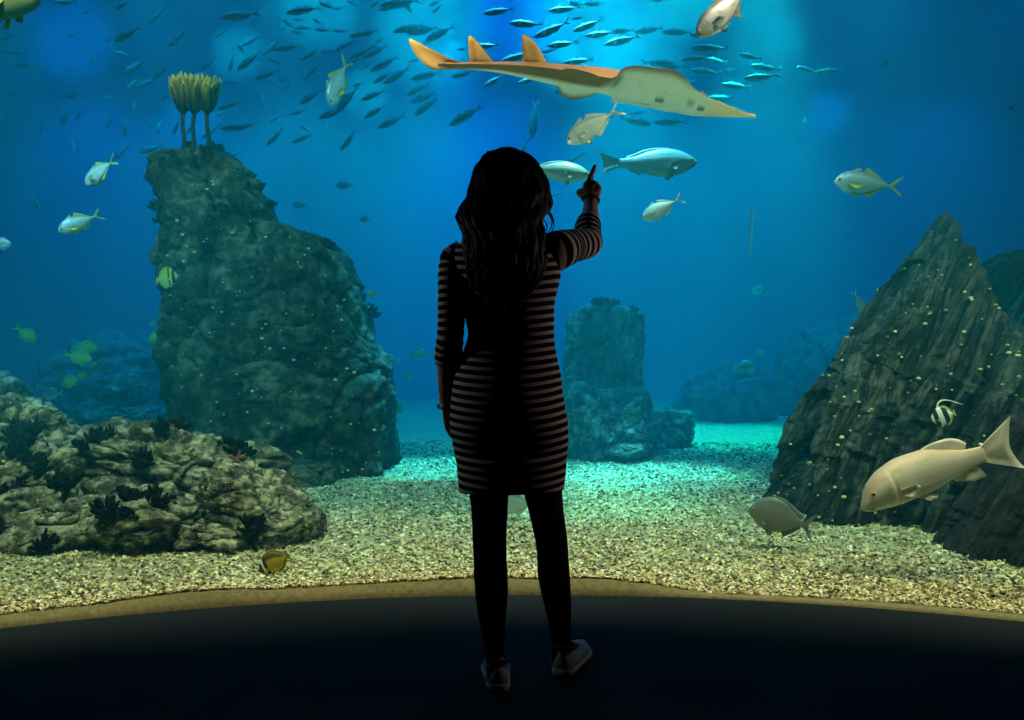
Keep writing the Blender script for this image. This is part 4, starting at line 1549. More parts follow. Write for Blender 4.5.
# outlines along s = 0 nose .. 1 tail root
slim_t = [(0, .0), (.03, .022), (.1, .052), (.22, .083), (.4, .098), (.6, .082), (.8, .045), (.93, .018), (1, .014)]
slim_b = [(0, -.006), (.03, -.024), (.1, -.052), (.22, -.085), (.4, -.105), (.6, -.088), (.8, -.046), (.93, -.018), (1, -.014)]
slim_w = [(0, .004), (.03, .02), (.1, .042), (.25, .062), (.45, .066), (.7, .042), (.93, .012), (1, .006)]
jack_t = [(0, .0), (.02, .035), (.08, .095), (.2, .155), (.38, .178), (.58, .152), (.78, .082), (.93, .022), (1, .016)]
jack_b = [(0, -.02), (.02, -.04), (.08, -.085), (.2, -.14), (.38, -.168), (.58, -.145), (.78, -.075), (.93, -.022), (1, -.016)]
jack_w = [(0, .006), (.03, .03), (.1, .055), (.28, .078), (.5, .072), (.75, .04), (.93, .014), (1, .007)]
deep_t = [(0, .0), (.02, .04), (.08, .11), (.2, .2), (.38, .25), (.58, .225), (.78, .12), (.93, .045), (1, .036)]
deep_b = [(0, -.02), (.02, -.045), (.08, -.09), (.2, -.17), (.38, -.225), (.58, -.205), (.78, -.12), (.93, -.045), (1, -.036)]
deep_w = [(0, .008), (.03, .03), (.1, .052), (.28, .075), (.5, .068), (.75, .04), (.93, .015), (1, .008)]
disc_t = [(0, .0), (.03, .03), (.1, .10), (.25, .27), (.45, .36), (.65, .34), (.82, .22), (.94, .08), (1, .055)]
disc_b = [(0, -.03), (.03, -.05), (.1, -.12), (.25, -.25), (.45, -.33), (.65, -.31), (.82, -.2), (.94, -.075), (1, -.055)]
disc_w = [(0, .01), (.03, .025), (.1, .05), (.3, .075), (.55, .07), (.8, .04), (1, .012)]
bass_t = [(0, -.01), (.02, .02), (.08, .075), (.2, .128), (.36, .148), (.55, .135), (.75, .095), (.9, .07), (1, .066)]
bass_b = [(0, -.055), (.02, -.075), (.08, -.098), (.2, -.112), (.36, -.118), (.55, -.105), (.75, -.07), (.9, -.05), (1, -.05)]
bass_w = [(0, .016), (.03, .04), (.1, .07), (.28, .092), (.5, .08), (.75, .048), (.93, .022), (1, .014)]

F_GREY = fin_material('grey_fin', (.10, .13, .13), (.22, .26, .24))
F_DARK = fin_material('dusky_fin', (.03, .05, .06), (.10, .12, .08))
F_PALE = fin_material('pale_fin', (.45, .48, .42), (.75, .78, .6))
F_YEL = fin_material('yellow_fin', (.35, .40, .08), (.62, .55, .06))
F_GRN = fin_material('green_fin', (.16, .42, .10), (.25, .5, .1))

M_DUSK = fish_material('dusky_skin', (.015, .03, .045), (.045, .08, .10), (.40, .46, .44), None, .4, .2, .15, -.04)
M_SILV = fish_material('silver_skin', (.08, .14, .15), (.36, .42, .40), (.62, .66, .6), None, .35, .3)
M_TOPLIT = fish_material('toplit_skin', (.95, .95, .95), (.05, .10, .14), (.14, .20, .22), None, .3, .3, .05, -.17)  # overhead light painted on as a pale upper edge
M_JACK = fish_material('jack_skin', (.26, .36, .38), (.56, .64, .62), (.8, .84, .80), [('bar', .245, .006, (.36, .42, .40))], .35, .25)
M_JACKG = fish_material('dark_jack_skin', (.035, .04, .05), (.14, .16, .18), (.34, .36, .34), [('bar', .235, .007, (.07, .08, .085))], .35, .3)
M_BLUE = fish_material('pale_blue_skin', (.12, .24, .26), (.25, .38, .40), (.34, .46, .45), [('line', .66, .016, (.55, .62, .58))], .4, .2)
M_GREEN = fish_material('green_skin', (.12, .30, .06), (.26, .50, .10), (.32, .55, .14), None, .6, .05)
M_CREAM = fish_material('cream_skin', (.50, .37, .24), (.60, .52, .42), (.60, .57, .52), [('bar', .246, .004, (.52, .40, .24))], .5, .05, .2)
F_CREAM = fin_material('cream_fin', (.64, .52, .38), (.80, .78, .76))
M_GREYF = fish_material('grey_bream_skin', (.10, .11, .10), (.17, .17, .14), (.30, .27, .19), [('bar', .225, .006, (.11, .115, .10))], .5, .1, .15)
M_YBAR = fish_material('yellow_banded_skin', (.52, .48, .06), (.55, .52, .08), (.4, .5, .22), [('bar', .20, .06, (.015, .016, .012)), ('bar', .34, .035, (.68, .60, .05)), ('bar', .43, .035, (.015, .016, .012))], .5, .05, .1)
M_RACC = fish_material('raccoon_skin', (.05, .04, .008), (.5, .38, .015), (.68, .55, .03), [('bar', .15, .08, (.012, .012, .01)), ('bar', .265, .036, (.8, .8, .72)), ('bar', .35, .05, (.012, .011, .008))], .5, .05, .35, -.12)
M_BANN = fish_material('banner_skin', (.75, .78, .72), (.78, .8, .75), (.75, .78, .72), [('bar', .30, .10, (.006, .006, .008)), ('bar', .72, .11, (.006, .006, .008)), ('bar', .04, .04, (.02, .02, .02))], .5, .05, .05)
M_YBIG = fish_material('brown_gold_skin', (.12, .08, .02), (.22, .16, .05), (.10, .22, .12), None, .4, .15, .9)
M_TRUM = plain('pale_needle_skin', (.45, .5, .46), .4)

SCHOOL = Fish('slender_fish', slim_t, slim_b, slim_w, M_DUSK, F_DARK, (.105, -.105, .62, .17), [(.30, .46, (.0, .05, .035, .01)), (.58, .86, (.03, .02, .008))], (.60, .86, (.03, .018, .006)), (.25, -.02, .12, .01), None, (.075, .012, .014))
SCHOOL_L = Fish('slender_fish', slim_t, slim_b, slim_w, M_SILV, F_PALE, (.105, -.105, .62, .17), [(.30, .46, (.0, .05, .035, .01)), (.58, .86, (.03, .02, .008))], (.60, .86, (.03, .018, .006)), (.25, -.02, .12, .01), None, (.075, .012, .014), bend=.10)
SCHOOL_W = Fish('slender_fish', slim_t, slim_b, slim_w, M_TOPLIT, F_PALE, (.115, -.09, .62, .17), [(.30, .46, (.0, .05, .035, .01)), (.58, .86, (.03, .02, .008))], (.60, .86, (.03, .018, .006)), (.25, -.02, .12, .01), None, (.075, .012, .014), bend=.06)
JACK = Fish('jack_fish', jack_t, jack_b, jack_w, M_JACK, F_YEL, (.155, -.155, .66, .2), [(.30, .44, (.01, .05, .03)), (.5, .92, (.07, .035, .012))], (.55, .92, (.06, .03, .012)), (.26, -.03, .2, .05), (.3, .1, .045), (.085, .025, .024))
JACKW = Fish('jack_fish', jack_t, jack_b, jack_w, M_JACK, F_PALE, (.14, -.14, .66, .2), [(.30, .44, (.01, .05, .03)), (.5, .92, (.05, .03, .012))], (.55, .92, (.05, .03, .012)), (.26, -.03, .16, .05), (.3, .1, .045), (.085, .025, .022), bend=.08)
JACKD = Fish('jack_fish', jack_t, jack_b, jack_w, M_JACKG, F_DARK, (.15, -.15, .66, .2), [(.5, .92, (.05, .03, .012))], (.60, .80, (.075, .05, .02)), (.27, -.04, .16, .05), (.3, .1, .045), (.07, .02, .026))
SNAP = Fish('sea_bass', [(a, b * 1.38) for a, b in slim_t[:-2]] + [(.93, .045), (1, .04)], [(a, b * 1.32) for a, b in slim_b[:-2]] + [(.93, -.045), (1, -.04)], slim_w, M_BLUE, fin_material('teal_fin', (.20, .33, .34), (.26, .40, .40)), (.105, -.105, .2, .2), [(.3, .85, (.008, .014, .01))], (.68, .85, (.022, .015)), (.27, -.03, .12, .03), (.3, .08, .03), (.075, .018, .016))
GREEN = Fish('green_bream', deep_t, deep_b, deep_w, M_GREEN, F_GRN, (.16, -.16, .5, .2), [(.28, .86, (.04, .06, .03))], (.6, .86, (.05, .02)), (.26, -.04, .14, .04), (.3, .1, .05), (.09, .03, .024))
PALEBREAM = Fish('pale_bream', deep_t, deep_b, deep_w, M_SILV, F_PALE, (.15, -.15, .5, .2), [(.28, .86, (.03, .05, .03))], (.6, .86, (.04, .02)), (.26, -.04, .14, .04), (.3, .1, .05), (.09, .03, .024))
GREYF = Fish('grey_bream', [(a, b * 1.12) for a, b in deep_t], [(a, b * 1.0) for a, b in deep_b], deep_w, M_GREYF, F_GREY, (.2, -.24, .55, .16), [(.36, .92, (.02, .03, .075))], (.62, .92, (.06, .03)), (.27, -.06, .12, .05), (.34, .12, .06), (.10, .05, .02))
YBAR = Fish('banded_fish', disc_t, disc_b, disc_w, M_YBAR, F_YEL, (.16, -.16, .1, .14), [(.3, .94, (.02, .05, .04))], (.55, .94, (.06, .05)), (.3, -.05, .14, .04), (.34, .12, .06), (.11, .04, .03))
RACC = Fish('butterflyfish', [(a, b * .78) for a, b in disc_t], [(a, b * .72) for a, b in disc_b], disc_w, M_RACC, fin_material('gold_fin', (.42, .35, .03), (.2, .15, .02)), (.14, -.14, .05, .13), [(.3, .94, (.02, .06, .05))], (.55, .94, (.05, .05)), (.3, -.05, .12, .04), (.34, .1, .05), (.12, .04, .03))

# ================================================================== the wedge-nosed ray
RD = 5.0                                  # its distance from the camera
m = NT('ray_skin')
be, sn = m.attr('belly'), m.attr('snout')
nz = m.noise(5, 5, .6, m.coord()); n2 = m.noise(22, 4, .6, m.coord())
top = m.mix(nz.outputs['Fac'], (.14, .062, .012), (.30, .145, .03))
low = m.mix(nz.outputs['Fac'], (.62, .66, .48), (.84, .82, .64))
low = m.mix(m.ramp(n2.outputs['Fac'], [(.60, (0, 0, 0)), (.72, (.5, .5, .5))]), low, (.22, .20, .10))
c = m.mix(be, top, low)
c = m.mix(sn, c, (.80, .60, .28))
c = m.mix(m.attr('mark'), c, (.06, .05, .02))
M_RAY = m.bsdf(c, .5, 0, .35, n2.outputs['Fac'], .12, .01)
m = NT('ray_fin')
nz = m.noise(6, 4, .6, m.coord())
M_RAYFIN = m.bsdf(m.mix(m.attr('tip'), m.mix(nz.outputs['Fac'], (.15, .07, .013), (.26, .13, .026)), (.48, .28, .06)), .55, 0, .3)

AX = [(438, 64.5), (455, 65.5), (470, 66), (500, 67.5), (530, 71), (550, 74.5), (575, 79.5), (600, 84), (620, 88), (640, 92), (660, 95.5), (675, 98.5), (690, 103.5), (700, 106.5), (715, 109.5), (730, 112.5), (745, 115), (755.5, 116.3)]
WW = [(438, .016), (470, .032), (500, .048), (530, .075), (560, .105), (600, .118), (609, .125), (613, .155), (616, .25), (620, .285), (630, .30), (645, .305), (660, .31), (668, .305), (675, .275), (682, .235), (692, .195), (705, .155), (720, .112), (735, .068), (747, .034), (755.5, .010)]
AA = [(438, .014), (470, .026), (500, .042), (530, .065), (560, .09), (600, .105), (640, .10), (680, .075), (710, .04), (755.5, .006)]
HU = [(438, .013), (470, .020), (500, .030), (530, .045), (560, .066), (585, .080), (610, .088), (640, .070), (670, .045), (700, .028), (730, .016), (755.5, .004)]
HD = [(438, .013), (470, .018), (500, .026), (530, .040), (560, .046), (600, .040), (640, .026), (680, .016), (755.5, .003)]
TH = [(438, .002), (600, .010), (640, .014), (690, .012), (755.5, .005)]
xs = np.concatenate([np.linspace(438, 606, 60), np.linspace(608, 624, 20), np.linspace(626, 755.5, 60)])
ax = interp(xs, AX); ww = interp(xs, WW); aa = interp(xs, AA); hu = interp(xs, HU); hd = interp(xs, HD); th = interp(xs, TH)
C = np.array([at(x, y, RD) for x, y in zip(xs, ax)])
Tn = np.gradient(C, axis=0); Tn /= np.linalg.norm(Tn, axis=1)[:, None]
roll = math.radians(2.0)
nu = 33
u = np.sin(np.linspace(-PI / 2, PI / 2, nu))
R, BE, SNT, MK = [], [], [], []
rngm = random.Random(3)
for i in range(len(xs)):
    lat = np.array([0, -math.cos(roll), math.sin(roll)])
    up = np.cross(lat, Tn[i]); up = up if up[2] > 0 else -up
    side = u * ww[i]
    g = np.exp(-(side / (aa[i] * .9)) ** 2)
    g0 = np.exp(-(ww[i] / (aa[i] * .9)) ** 2)
    g = (g - g0) / (1 - g0 + 1e-9)
    lift = .10 * np.clip((np.abs(side) - aa[i]) / .25, 0, 1) ** 1.6 * (xs[i] > 606) * np.clip((xs[i] - 600) / 30, 0, 1) * np.clip((700 - xs[i]) / 40, 0, 1)
    lift = lift * np.where(u > 0, .45, .35)
    zt = g * hu[i] + th[i] * np.sqrt(np.clip(1 - u ** 2, 0, 1)) + lift
    zb = -(g * hd[i] + th[i] * np.sqrt(np.clip(1 - u ** 2, 0, 1))) + lift
    topv = C[i] + np.outer(side, lat) + np.outer(zt, up)
    botv = C[i] + np.outer(side, lat) + np.outer(zb, up)
    R.append(np.concatenate([topv, botv[::-1][1:-1]]))
    # colours: brown above, greenish cream under, brown rim on the lifted wing
    rim = np.clip((np.abs(u) - .80) / .18, 0, 1) * np.clip((xs[i] - 606) / 10, 0, 1) * np.clip((690 - xs[i]) / 22, 0, 1) * (u > 0)
    rim = rim + .25 * np.clip((np.abs(u) - .86) / .12, 0, 1) * (u < 0)
    bt = np.zeros(nu); bb = 1 - np.clip(rim, 0, 1) * .95
    bb = bb * np.clip((xs[i] - 462) / 30, .0, 1)
    fl_ = np.clip((622 - xs[i] - 22 * (1 - np.abs(u))) / 12, 0, 1)
    bb = bb * (1 - fl_ * np.clip((np.abs(u) - .26) / .2, 0, 1))
    k = np.concatenate([bt, bb[::-1][1:-1]])
    # the lower half of the tail's flank is pale too
    BE.append(k)
    s = np.clip((xs[i] - 702) / 10, 0, 1) * .95
    SNT.append(np.full(len(k), s))
    mk = np.zeros(nu)
    mk = mk + .8 * np.exp(-((xs[i] - 615) / 4.5) ** 2) * np.exp(-((u - .62) / .25) ** 2)  # shade in the notch behind the wing, painted dark
    if 656 < xs[i] < 664: mk = np.maximum(mk, np.exp(-((u - .02) / .11) ** 2))
    if 697 < xs[i] < 703: mk = np.maximum(mk, .9 * np.exp(-((u - .10) / .2) ** 2))
    if 686 < xs[i] < 693: mk = np.maximum(mk, .5 * np.exp(-((u - .25) / .2) ** 2))
    if 645 < xs[i] < 654: mk = np.maximum(mk, .6 * np.exp(-((u + .55) / .08) ** 2))
    MK.append(np.concatenate([mk * 0, mk[::-1][1:-1]]))
RO = np.array(at(590, 82, RD))
mb = MB().rings(np.array(R) - RO, belly=np.array(BE), snout=np.array(SNT), mark=np.array(MK))
ray = mb.build('ray', M_RAY)
ray.location = RO
fix_normals(ray)
tag(ray, 'large orange brown ray with pale belly and pointed snout gliding above the woman', 'ray')


def ray_fin(name, root, edge, thick=.018, mat=M_RAYFIN, y=0.0, label=None):
    A = [tuple(np.array(at(px, py, RD))[[0, 2]] - RO[[0, 2]]) for px, py in root]
    B = [tuple(np.array(at(px, py, RD))[[0, 2]] - RO[[0, 2]]) for px, py in edge]
    mbf = fin_plate(A, B, thick, y)
    o = mbf.build(name, mat, ray)
    fix_normals(o)
    if label: o['label'] = label
    return o


ray_fin('dorsal_fin', [(470, 65), (480, 65), (493, 64.5)], [(469, 54), (468, 38), (470.5, 35.5), (476, 40), (484, 50), (493, 61.5)])
ray_fin('dorsal_fin', [(523, 66), (533, 66), (546, 67)], [(522.5, 52), (522, 36), (524.5, 34.5), (531, 38.5), (539, 48), (546, 60.5)])
ray_fin('tail_fin', [(470, 63), (462, 64), (455, 64.5), (450, 65.5), (453, 67), (466, 68.5)],
        [(452, 61), (440, 57), (425, 47), (411, 38.5), (408.5, 40), (411, 47), (418, 58), (428, 67), (438, 70.3), (450, 69.5), (462, 68.5)], .016)
for sgn, bl in ((1, 0), (-1, 1)):
    # pelvic fins spread sideways; laid out along the body and out to the side
    pts_r, pts_e = [], []
    for k, (px, wv) in enumerate([(604, .02), (596, .12), (584, .21), (574, .245), (566, .225), (560, .14), (556, .04)]):
        i = int(np.argmin(np.abs(xs - px)))
        j = int(np.argmin(np.abs(xs - np.clip(px, 566, 604))))
        lat = np.array([0, -math.cos(roll), math.sin(roll)])
        pts_r.append(C[j] + lat * sgn * ww[j] * .55 + np.array([0, 0, -.012]))
        dz = -.06 if sgn < 0 else -.02
        wv *= .55 if sgn > 0 else .62
        pts_e.append(C[j] + np.array([(px - xs[j]) * RD / F * 1.0, 0, 0]) + lat * sgn * (ww[j] * .55 + wv) + np.array([0, 0, dz * wv / .2]))
    A, B = np.array(pts_r) - RO, np.array(pts_e) - RO
    mbf = MB(); n = 7
    q = np.linspace(0, 1, 17)
    A2 = np.stack([np.interp(q * 6, range(n), A[:, k]) for k in range(3)], 1); B2 = np.stack([interp(q * 6, list(zip(range(n), B[:, k]))) for k in range(3)], 1)
    top_, bot_ = [], []
    for r in np.linspace(0, 1, 6):
        P = A2 * (1 - r) + B2 * r
        t_ = .016 * (1 - .85 * r)
        top_.append(P + [0, 0, t_ / 2]); bot_.append(P - [0, 0, t_ / 2])
    RR2 = np.array(top_ + bot_[::-1] + top_[:1])
    bel = np.array([0] * 6 + [1] * 6 + [0])[:, None] * np.ones(17)
    rimv = np.concatenate([np.linspace(0, 1, 6), np.linspace(1, 0, 6), [0]])
    bel = bel * (1 - np.clip((rimv - .5) / .4, 0, 1))[:, None] * (sgn < 0)
    mbf.rings(RR2, wrap=False, belly=bel, snout=bel * 0, mark=bel * 0)
    fix_normals(mbf.build('pelvic_fin', M_RAY, ray))
i = int(np.argmin(np.abs(xs - 699)))
for sgn in (1, -1):
    lat = np.array([0, -1, 0])
    e = MB().ball(C[i] + lat * sgn * .055 + np.array([0, 0, .045]) - RO, (.03, .018, .02), 12, 8).build('eye', M_RAYFIN, ray)
    MB().ball(C[i] + lat * sgn * .068 + np.array([0, 0, .048]) - RO, (.012, .008, .010), 10, 6).build('pupil', EYE_M, e)

# ================================================================== the single fish
cream_t = [(0, -.048), (.02, -.018), (.05, .018), (.09, .058), (.15, .098), (.24, .130), (.38, .153), (.54, .150), (.72, .105), (.88, .062), (1, .048)]
cream_b = [(0, -.062), (.02, -.074), (.06, -.084), (.14, -.094), (.28, -.106), (.45, -.106), (.6, -.096), (.75, -.070), (.9, -.050), (1, -.046)]
CREAM = Fish('cream_bass', cream_t, cream_b, bass_w, M_CREAM, F_CREAM, (.165, -.165, .28, .235), [(.55, .87, (.002, .026, .046, .054, .050, .030))], (.72, .92, (.02, .075, .085)), (.27, -.02, .10, -.01), (.40, .12, .03), (.088, .020, .016), bend=.05, k=96, gill=.245)
CREAM.add_mouth(.060, -.056, -.062, bass_w)
CREAM.place(at(936, 471, 4.12), 172 * 4.12 / F, 180 + 19, 'large cream fish with forked tail before the slanted slate rock', yaw=-6)
GREYF.place(at(783, 519, 4.75), 66 * 4.75 / F * 1.05, 180 - 12, 'grey round-backed fish hovering over gravel at the slate foot', yaw=24)
BANN = Fish('bannerfish', disc_t, disc_b, disc_w, M_BANN, F_YEL, (.14, -.14, .05, .13), [(.55, .95, (.02, .07, .06))], (.6, .95, (.06, .05)), (.3, -.05, .12, .04), (.34, .12, .06), (.11, .04, .03))
fl = MB()
q_ = np.linspace(0, 4, 17)
fl.tube(np.stack([interp(q_, list(enumerate((.12, .02, -.20, -.46, -.74)))), q_ * 0, .30 + .26 * np.sin(np.clip(q_ / 4 * 3.6, 0, 3.7))], 1), np.linspace(.04, .008, 17), 8, flat=((0, 1, 0), .3), tip=np.linspace(0, 1, 17))
BANN.part('banner_fin', fl, fin_material('white_fin', (.8, .82, .78), (.8, .82, .78)))
BANN.place(at(944, 416, 4.9), 27 * 4.9 / F, 180 + 22, 'small black and white banded fish with trailing fin by the slate rock', yaw=18)
YBAR.place(at(166, 278, 7.0), 28 * 7.0 / F, 8, 'yellow fish with black head bands against the left edge of tower', yaw=-14)
RACC.place(at(275, 562, 4.02), 40 * 4.02 / F, 180 + 28, 'yellow and black butterflyfish low over gravel near the window', yaw=2, squash=1.2)

JACK.place(at(101, 171, 6.4), 50 * 6.4 / F, 180 + 30, 'silver jack with yellow tail diving, upper one left of the tower', yaw=22)
JACK.place(at(81, 222, 6.4), 46 * 6.4 / F, 180 + 34, 'silver jack with yellow tail, lower one left of the tower', yaw=-30)
JACK.place(at(869, 184, 6.2), 68 * 6.2 / F, 180 - 6, 'silver jack with yellow-green tail high above the slanted slate', yaw=6)
JACKW.place(at(595, 125, 5.6), 66 * 5.6 / F, 180 + 30, 'silver jack swimming down just below the ray', yaw=14)
SNAP.place(at(553, 171, 6.3), 76 * 6.3 / F, 352, 'shiny blue fish partly hidden behind the woman hair', yaw=-8, squash=1.3)
big = SNAP.place(at(648, 163, 7.2), 104 * 7.2 / F, 3, 'large pale teal fish right of the pointing finger', yaw=10, squash=1.15)
JACKW.place(at(663, 208, 6.4), 46 * 6.4 / F, 180 + 27, 'bright silver jack below the large pale teal fish', yaw=12)
JACKD.place(at(727, 8, 5.0), 78 * 5.0 / F, 180 + 43, 'big dark grey jack diving in from the top edge', yaw=8)
M_YB = Fish('gold_grouper', bass_t, [(a, b * 1.25) for a, b in bass_b], bass_w, M_YBIG, F_YEL, (.16, -.16, .2, .2), [(.3, .9, (.03, .05, .04))], (.68, .9, (.05, .04)), (.3, -.05, .14, .04), (.36, .12, .05), (.08, .03, .02), bend=.05)
M_YB.place(at(-14, 4, 4.7), 134 * 4.7 / F, 4, 'brown-gold fish head at the top left corner', yaw=-18)
JACK.place(at(339, 81, 6.8), 58 * 6.8 / F, 180 + 74, 'silver-green fish with yellow tail diving steeply through the school', yaw=-16, squash=.9)
JACKW.place(at(860, 303, 7.4), 30 * 7.4 / F, 180 + 118, 'pale fish diving head down beside the slate rock', yaw=10)
PALEBREAM.place(at(-1, 244, 6.8), 24 * 6.8 / F, 0, 'pale fish cut by the left edge, under the two jacks', yaw=10)
PALEBREAM.place(at(744, 367, 10.5), 25 * 10.5 / F, 0, 'pale round fish swimming right above the far gravel', yaw=8)
PALEBREAM.place(at(760, 352, 11), 11 * 11 / F, 180, 'tiny pale fish just above the pale round fish', yaw=40)
PALEBREAM.place(at(516, 503, 5.6), 52 * 5.6 / F, 180, 'pale grey fish seen between the woman legs under the hem', yaw=10)
GREEN.place(at(25, 334, 8.2), 26 * 8.2 / F, 318, 'lone green fish nosing down at the far left', yaw=14)
GREEN.place(at(160, 337, 8.6), 26 * 8.6 / F, 180 + 8, 'green fish half hidden by the left side of the tower', yaw=14)
for px, py, ln, hd_, d, yw, lab, kind in [
    (77, 357, 30, 345, 8.2, 8, 'largest green fish in the knot of fish left of tower', GREEN),
    (84, 348, 26, 355, 8.7, 30, 'green fish tucked behind the largest green fish', GREEN),
    (91, 345, 24, 190, 9.2, 40, 'dim green fish at the upper right of the green knot', GREEN),
    (96, 368, 24, 215, 9.0, 14, 'pale teal fish just under the green knot', PALEBREAM),
    (84, 375, 18, 200, 9.4, 10, 'small dim green fish between the knot and pale fish', GREEN),
    (72, 381, 24, 202, 8.8, 6, 'green fish swimming left below the green knot', GREEN),
    (53, 394, 24, 188, 9.2, 6, 'pale cyan fish swimming left low over the far sand', PALEBREAM),
    (37, 385, 12, 250, 9.6, 20, 'small bright green fish left of the pale cyan fish', PALEBREAM),
    (89, 401, 7, 200, 10.5, 0, 'tiny bright fish before the far left mound', PALEBREAM),
    (153, 323, 10, 200, 9, 20, 'tiny pale striped fish beside the tower side', PALEBREAM),
    (391, 360, 20, 178, 10, 6, 'pale fish at the right foot of the tower, beside its edge', PALEBREAM),
    (421, 354, 22, 178, 10.5, 6, 'pale dim fish between the tower and the woman arm', PALEBREAM),
    (408, 376, 11, 250, 9.6, 10, 'small green-yellow fish upright near the woman hand', GREEN),
    (396, 408, 16, 320, 9.5, 10, 'dim green fish low behind the foot of the tower', GREEN),
    (366, 219, 13, 180, 11, 0, 'faint pale fish in open water right of the tower', PALEBREAM),
    (300, 205, 16, 180, 12.5, 0, 'faint pale fish above the sloping side of the tower', PALEBREAM),
    (345, 185, 18, 180, 13, 0, 'faint pale fish highest over the tower slope', PALEBREAM),
    (760, 291, 18, 180, 13, 0, 'faint pale fish in open water left of the slate', PALEBREAM),
    (808, 395, 14, 255, 12.5, 10, 'faint upright fish before the hazy mound by the slate', SCHOOL_L),
    (902, 262, 7, 30, 6.0, 0, 'tiny dark fish left of the slate peak', SCHOOL),
    (1007, 239, 7, 60, 7.5, 0, 'tiny pale fish above the rock at the right edge', SCHOOL_L),
    (372, 294, 8, 40, 7.4, 0, 'tiny orange-brown fish off the right flank of the tower', YBAR),
    (878, 290, 5, 20, 6.4, 0, 'tiny pale fish near the left rim of the slate', YBAR),
    (886, 62, 9, 250, 9.0, 20, 'small pale fish alone high on the right', PALEBREAM),
    (876, 99, 9, 260, 11, 30, 'faint small fish below the lone pale fish on the right', PALEBREAM),
    (1012, 108, 6, 200, 9, 0, 'tiny pale fish near the right edge high up', PALEBREAM),
    (805, 121, 8, 260, 12, 0, 'faint upright fish left of the blue glow', PALEBREAM),
]:
    kind.place(at(px, py, d), ln * d / F, hd_, lab, yaw=yw)
# the upright needle-like fish
tm = MB()
tm.tube([(.5, 0, 0), (.36, 0, .004), (.2, 0, .008), (-.05, 0, .010), (-.3, 0, .006), (-.45, 0, 0)], [.010, .016, .030, .038, .030, .012], 12)
needle = Fish.__new__(Fish)
needle.name = 'needlefish'; needle.parts = []
needle.body = needle.done(tm, 'needlefish', M_TRUM)
needle.part('tail_fin', fin_plate([(-.44, .012), (-.44, -.012)], [(-.5, .035), (-.5, -.035)], .01), F_PALE)
needle.part('dorsal_fin', fin_plate([(-.16, .02), (-.24, .02)], [(-.24, .06), (-.30, .05)], .008), F_PALE)
needle.place(at(751, 231, 8.5), 46 * 8.5 / F, 268, 'thin pale needle-like fish hanging upright in open water')

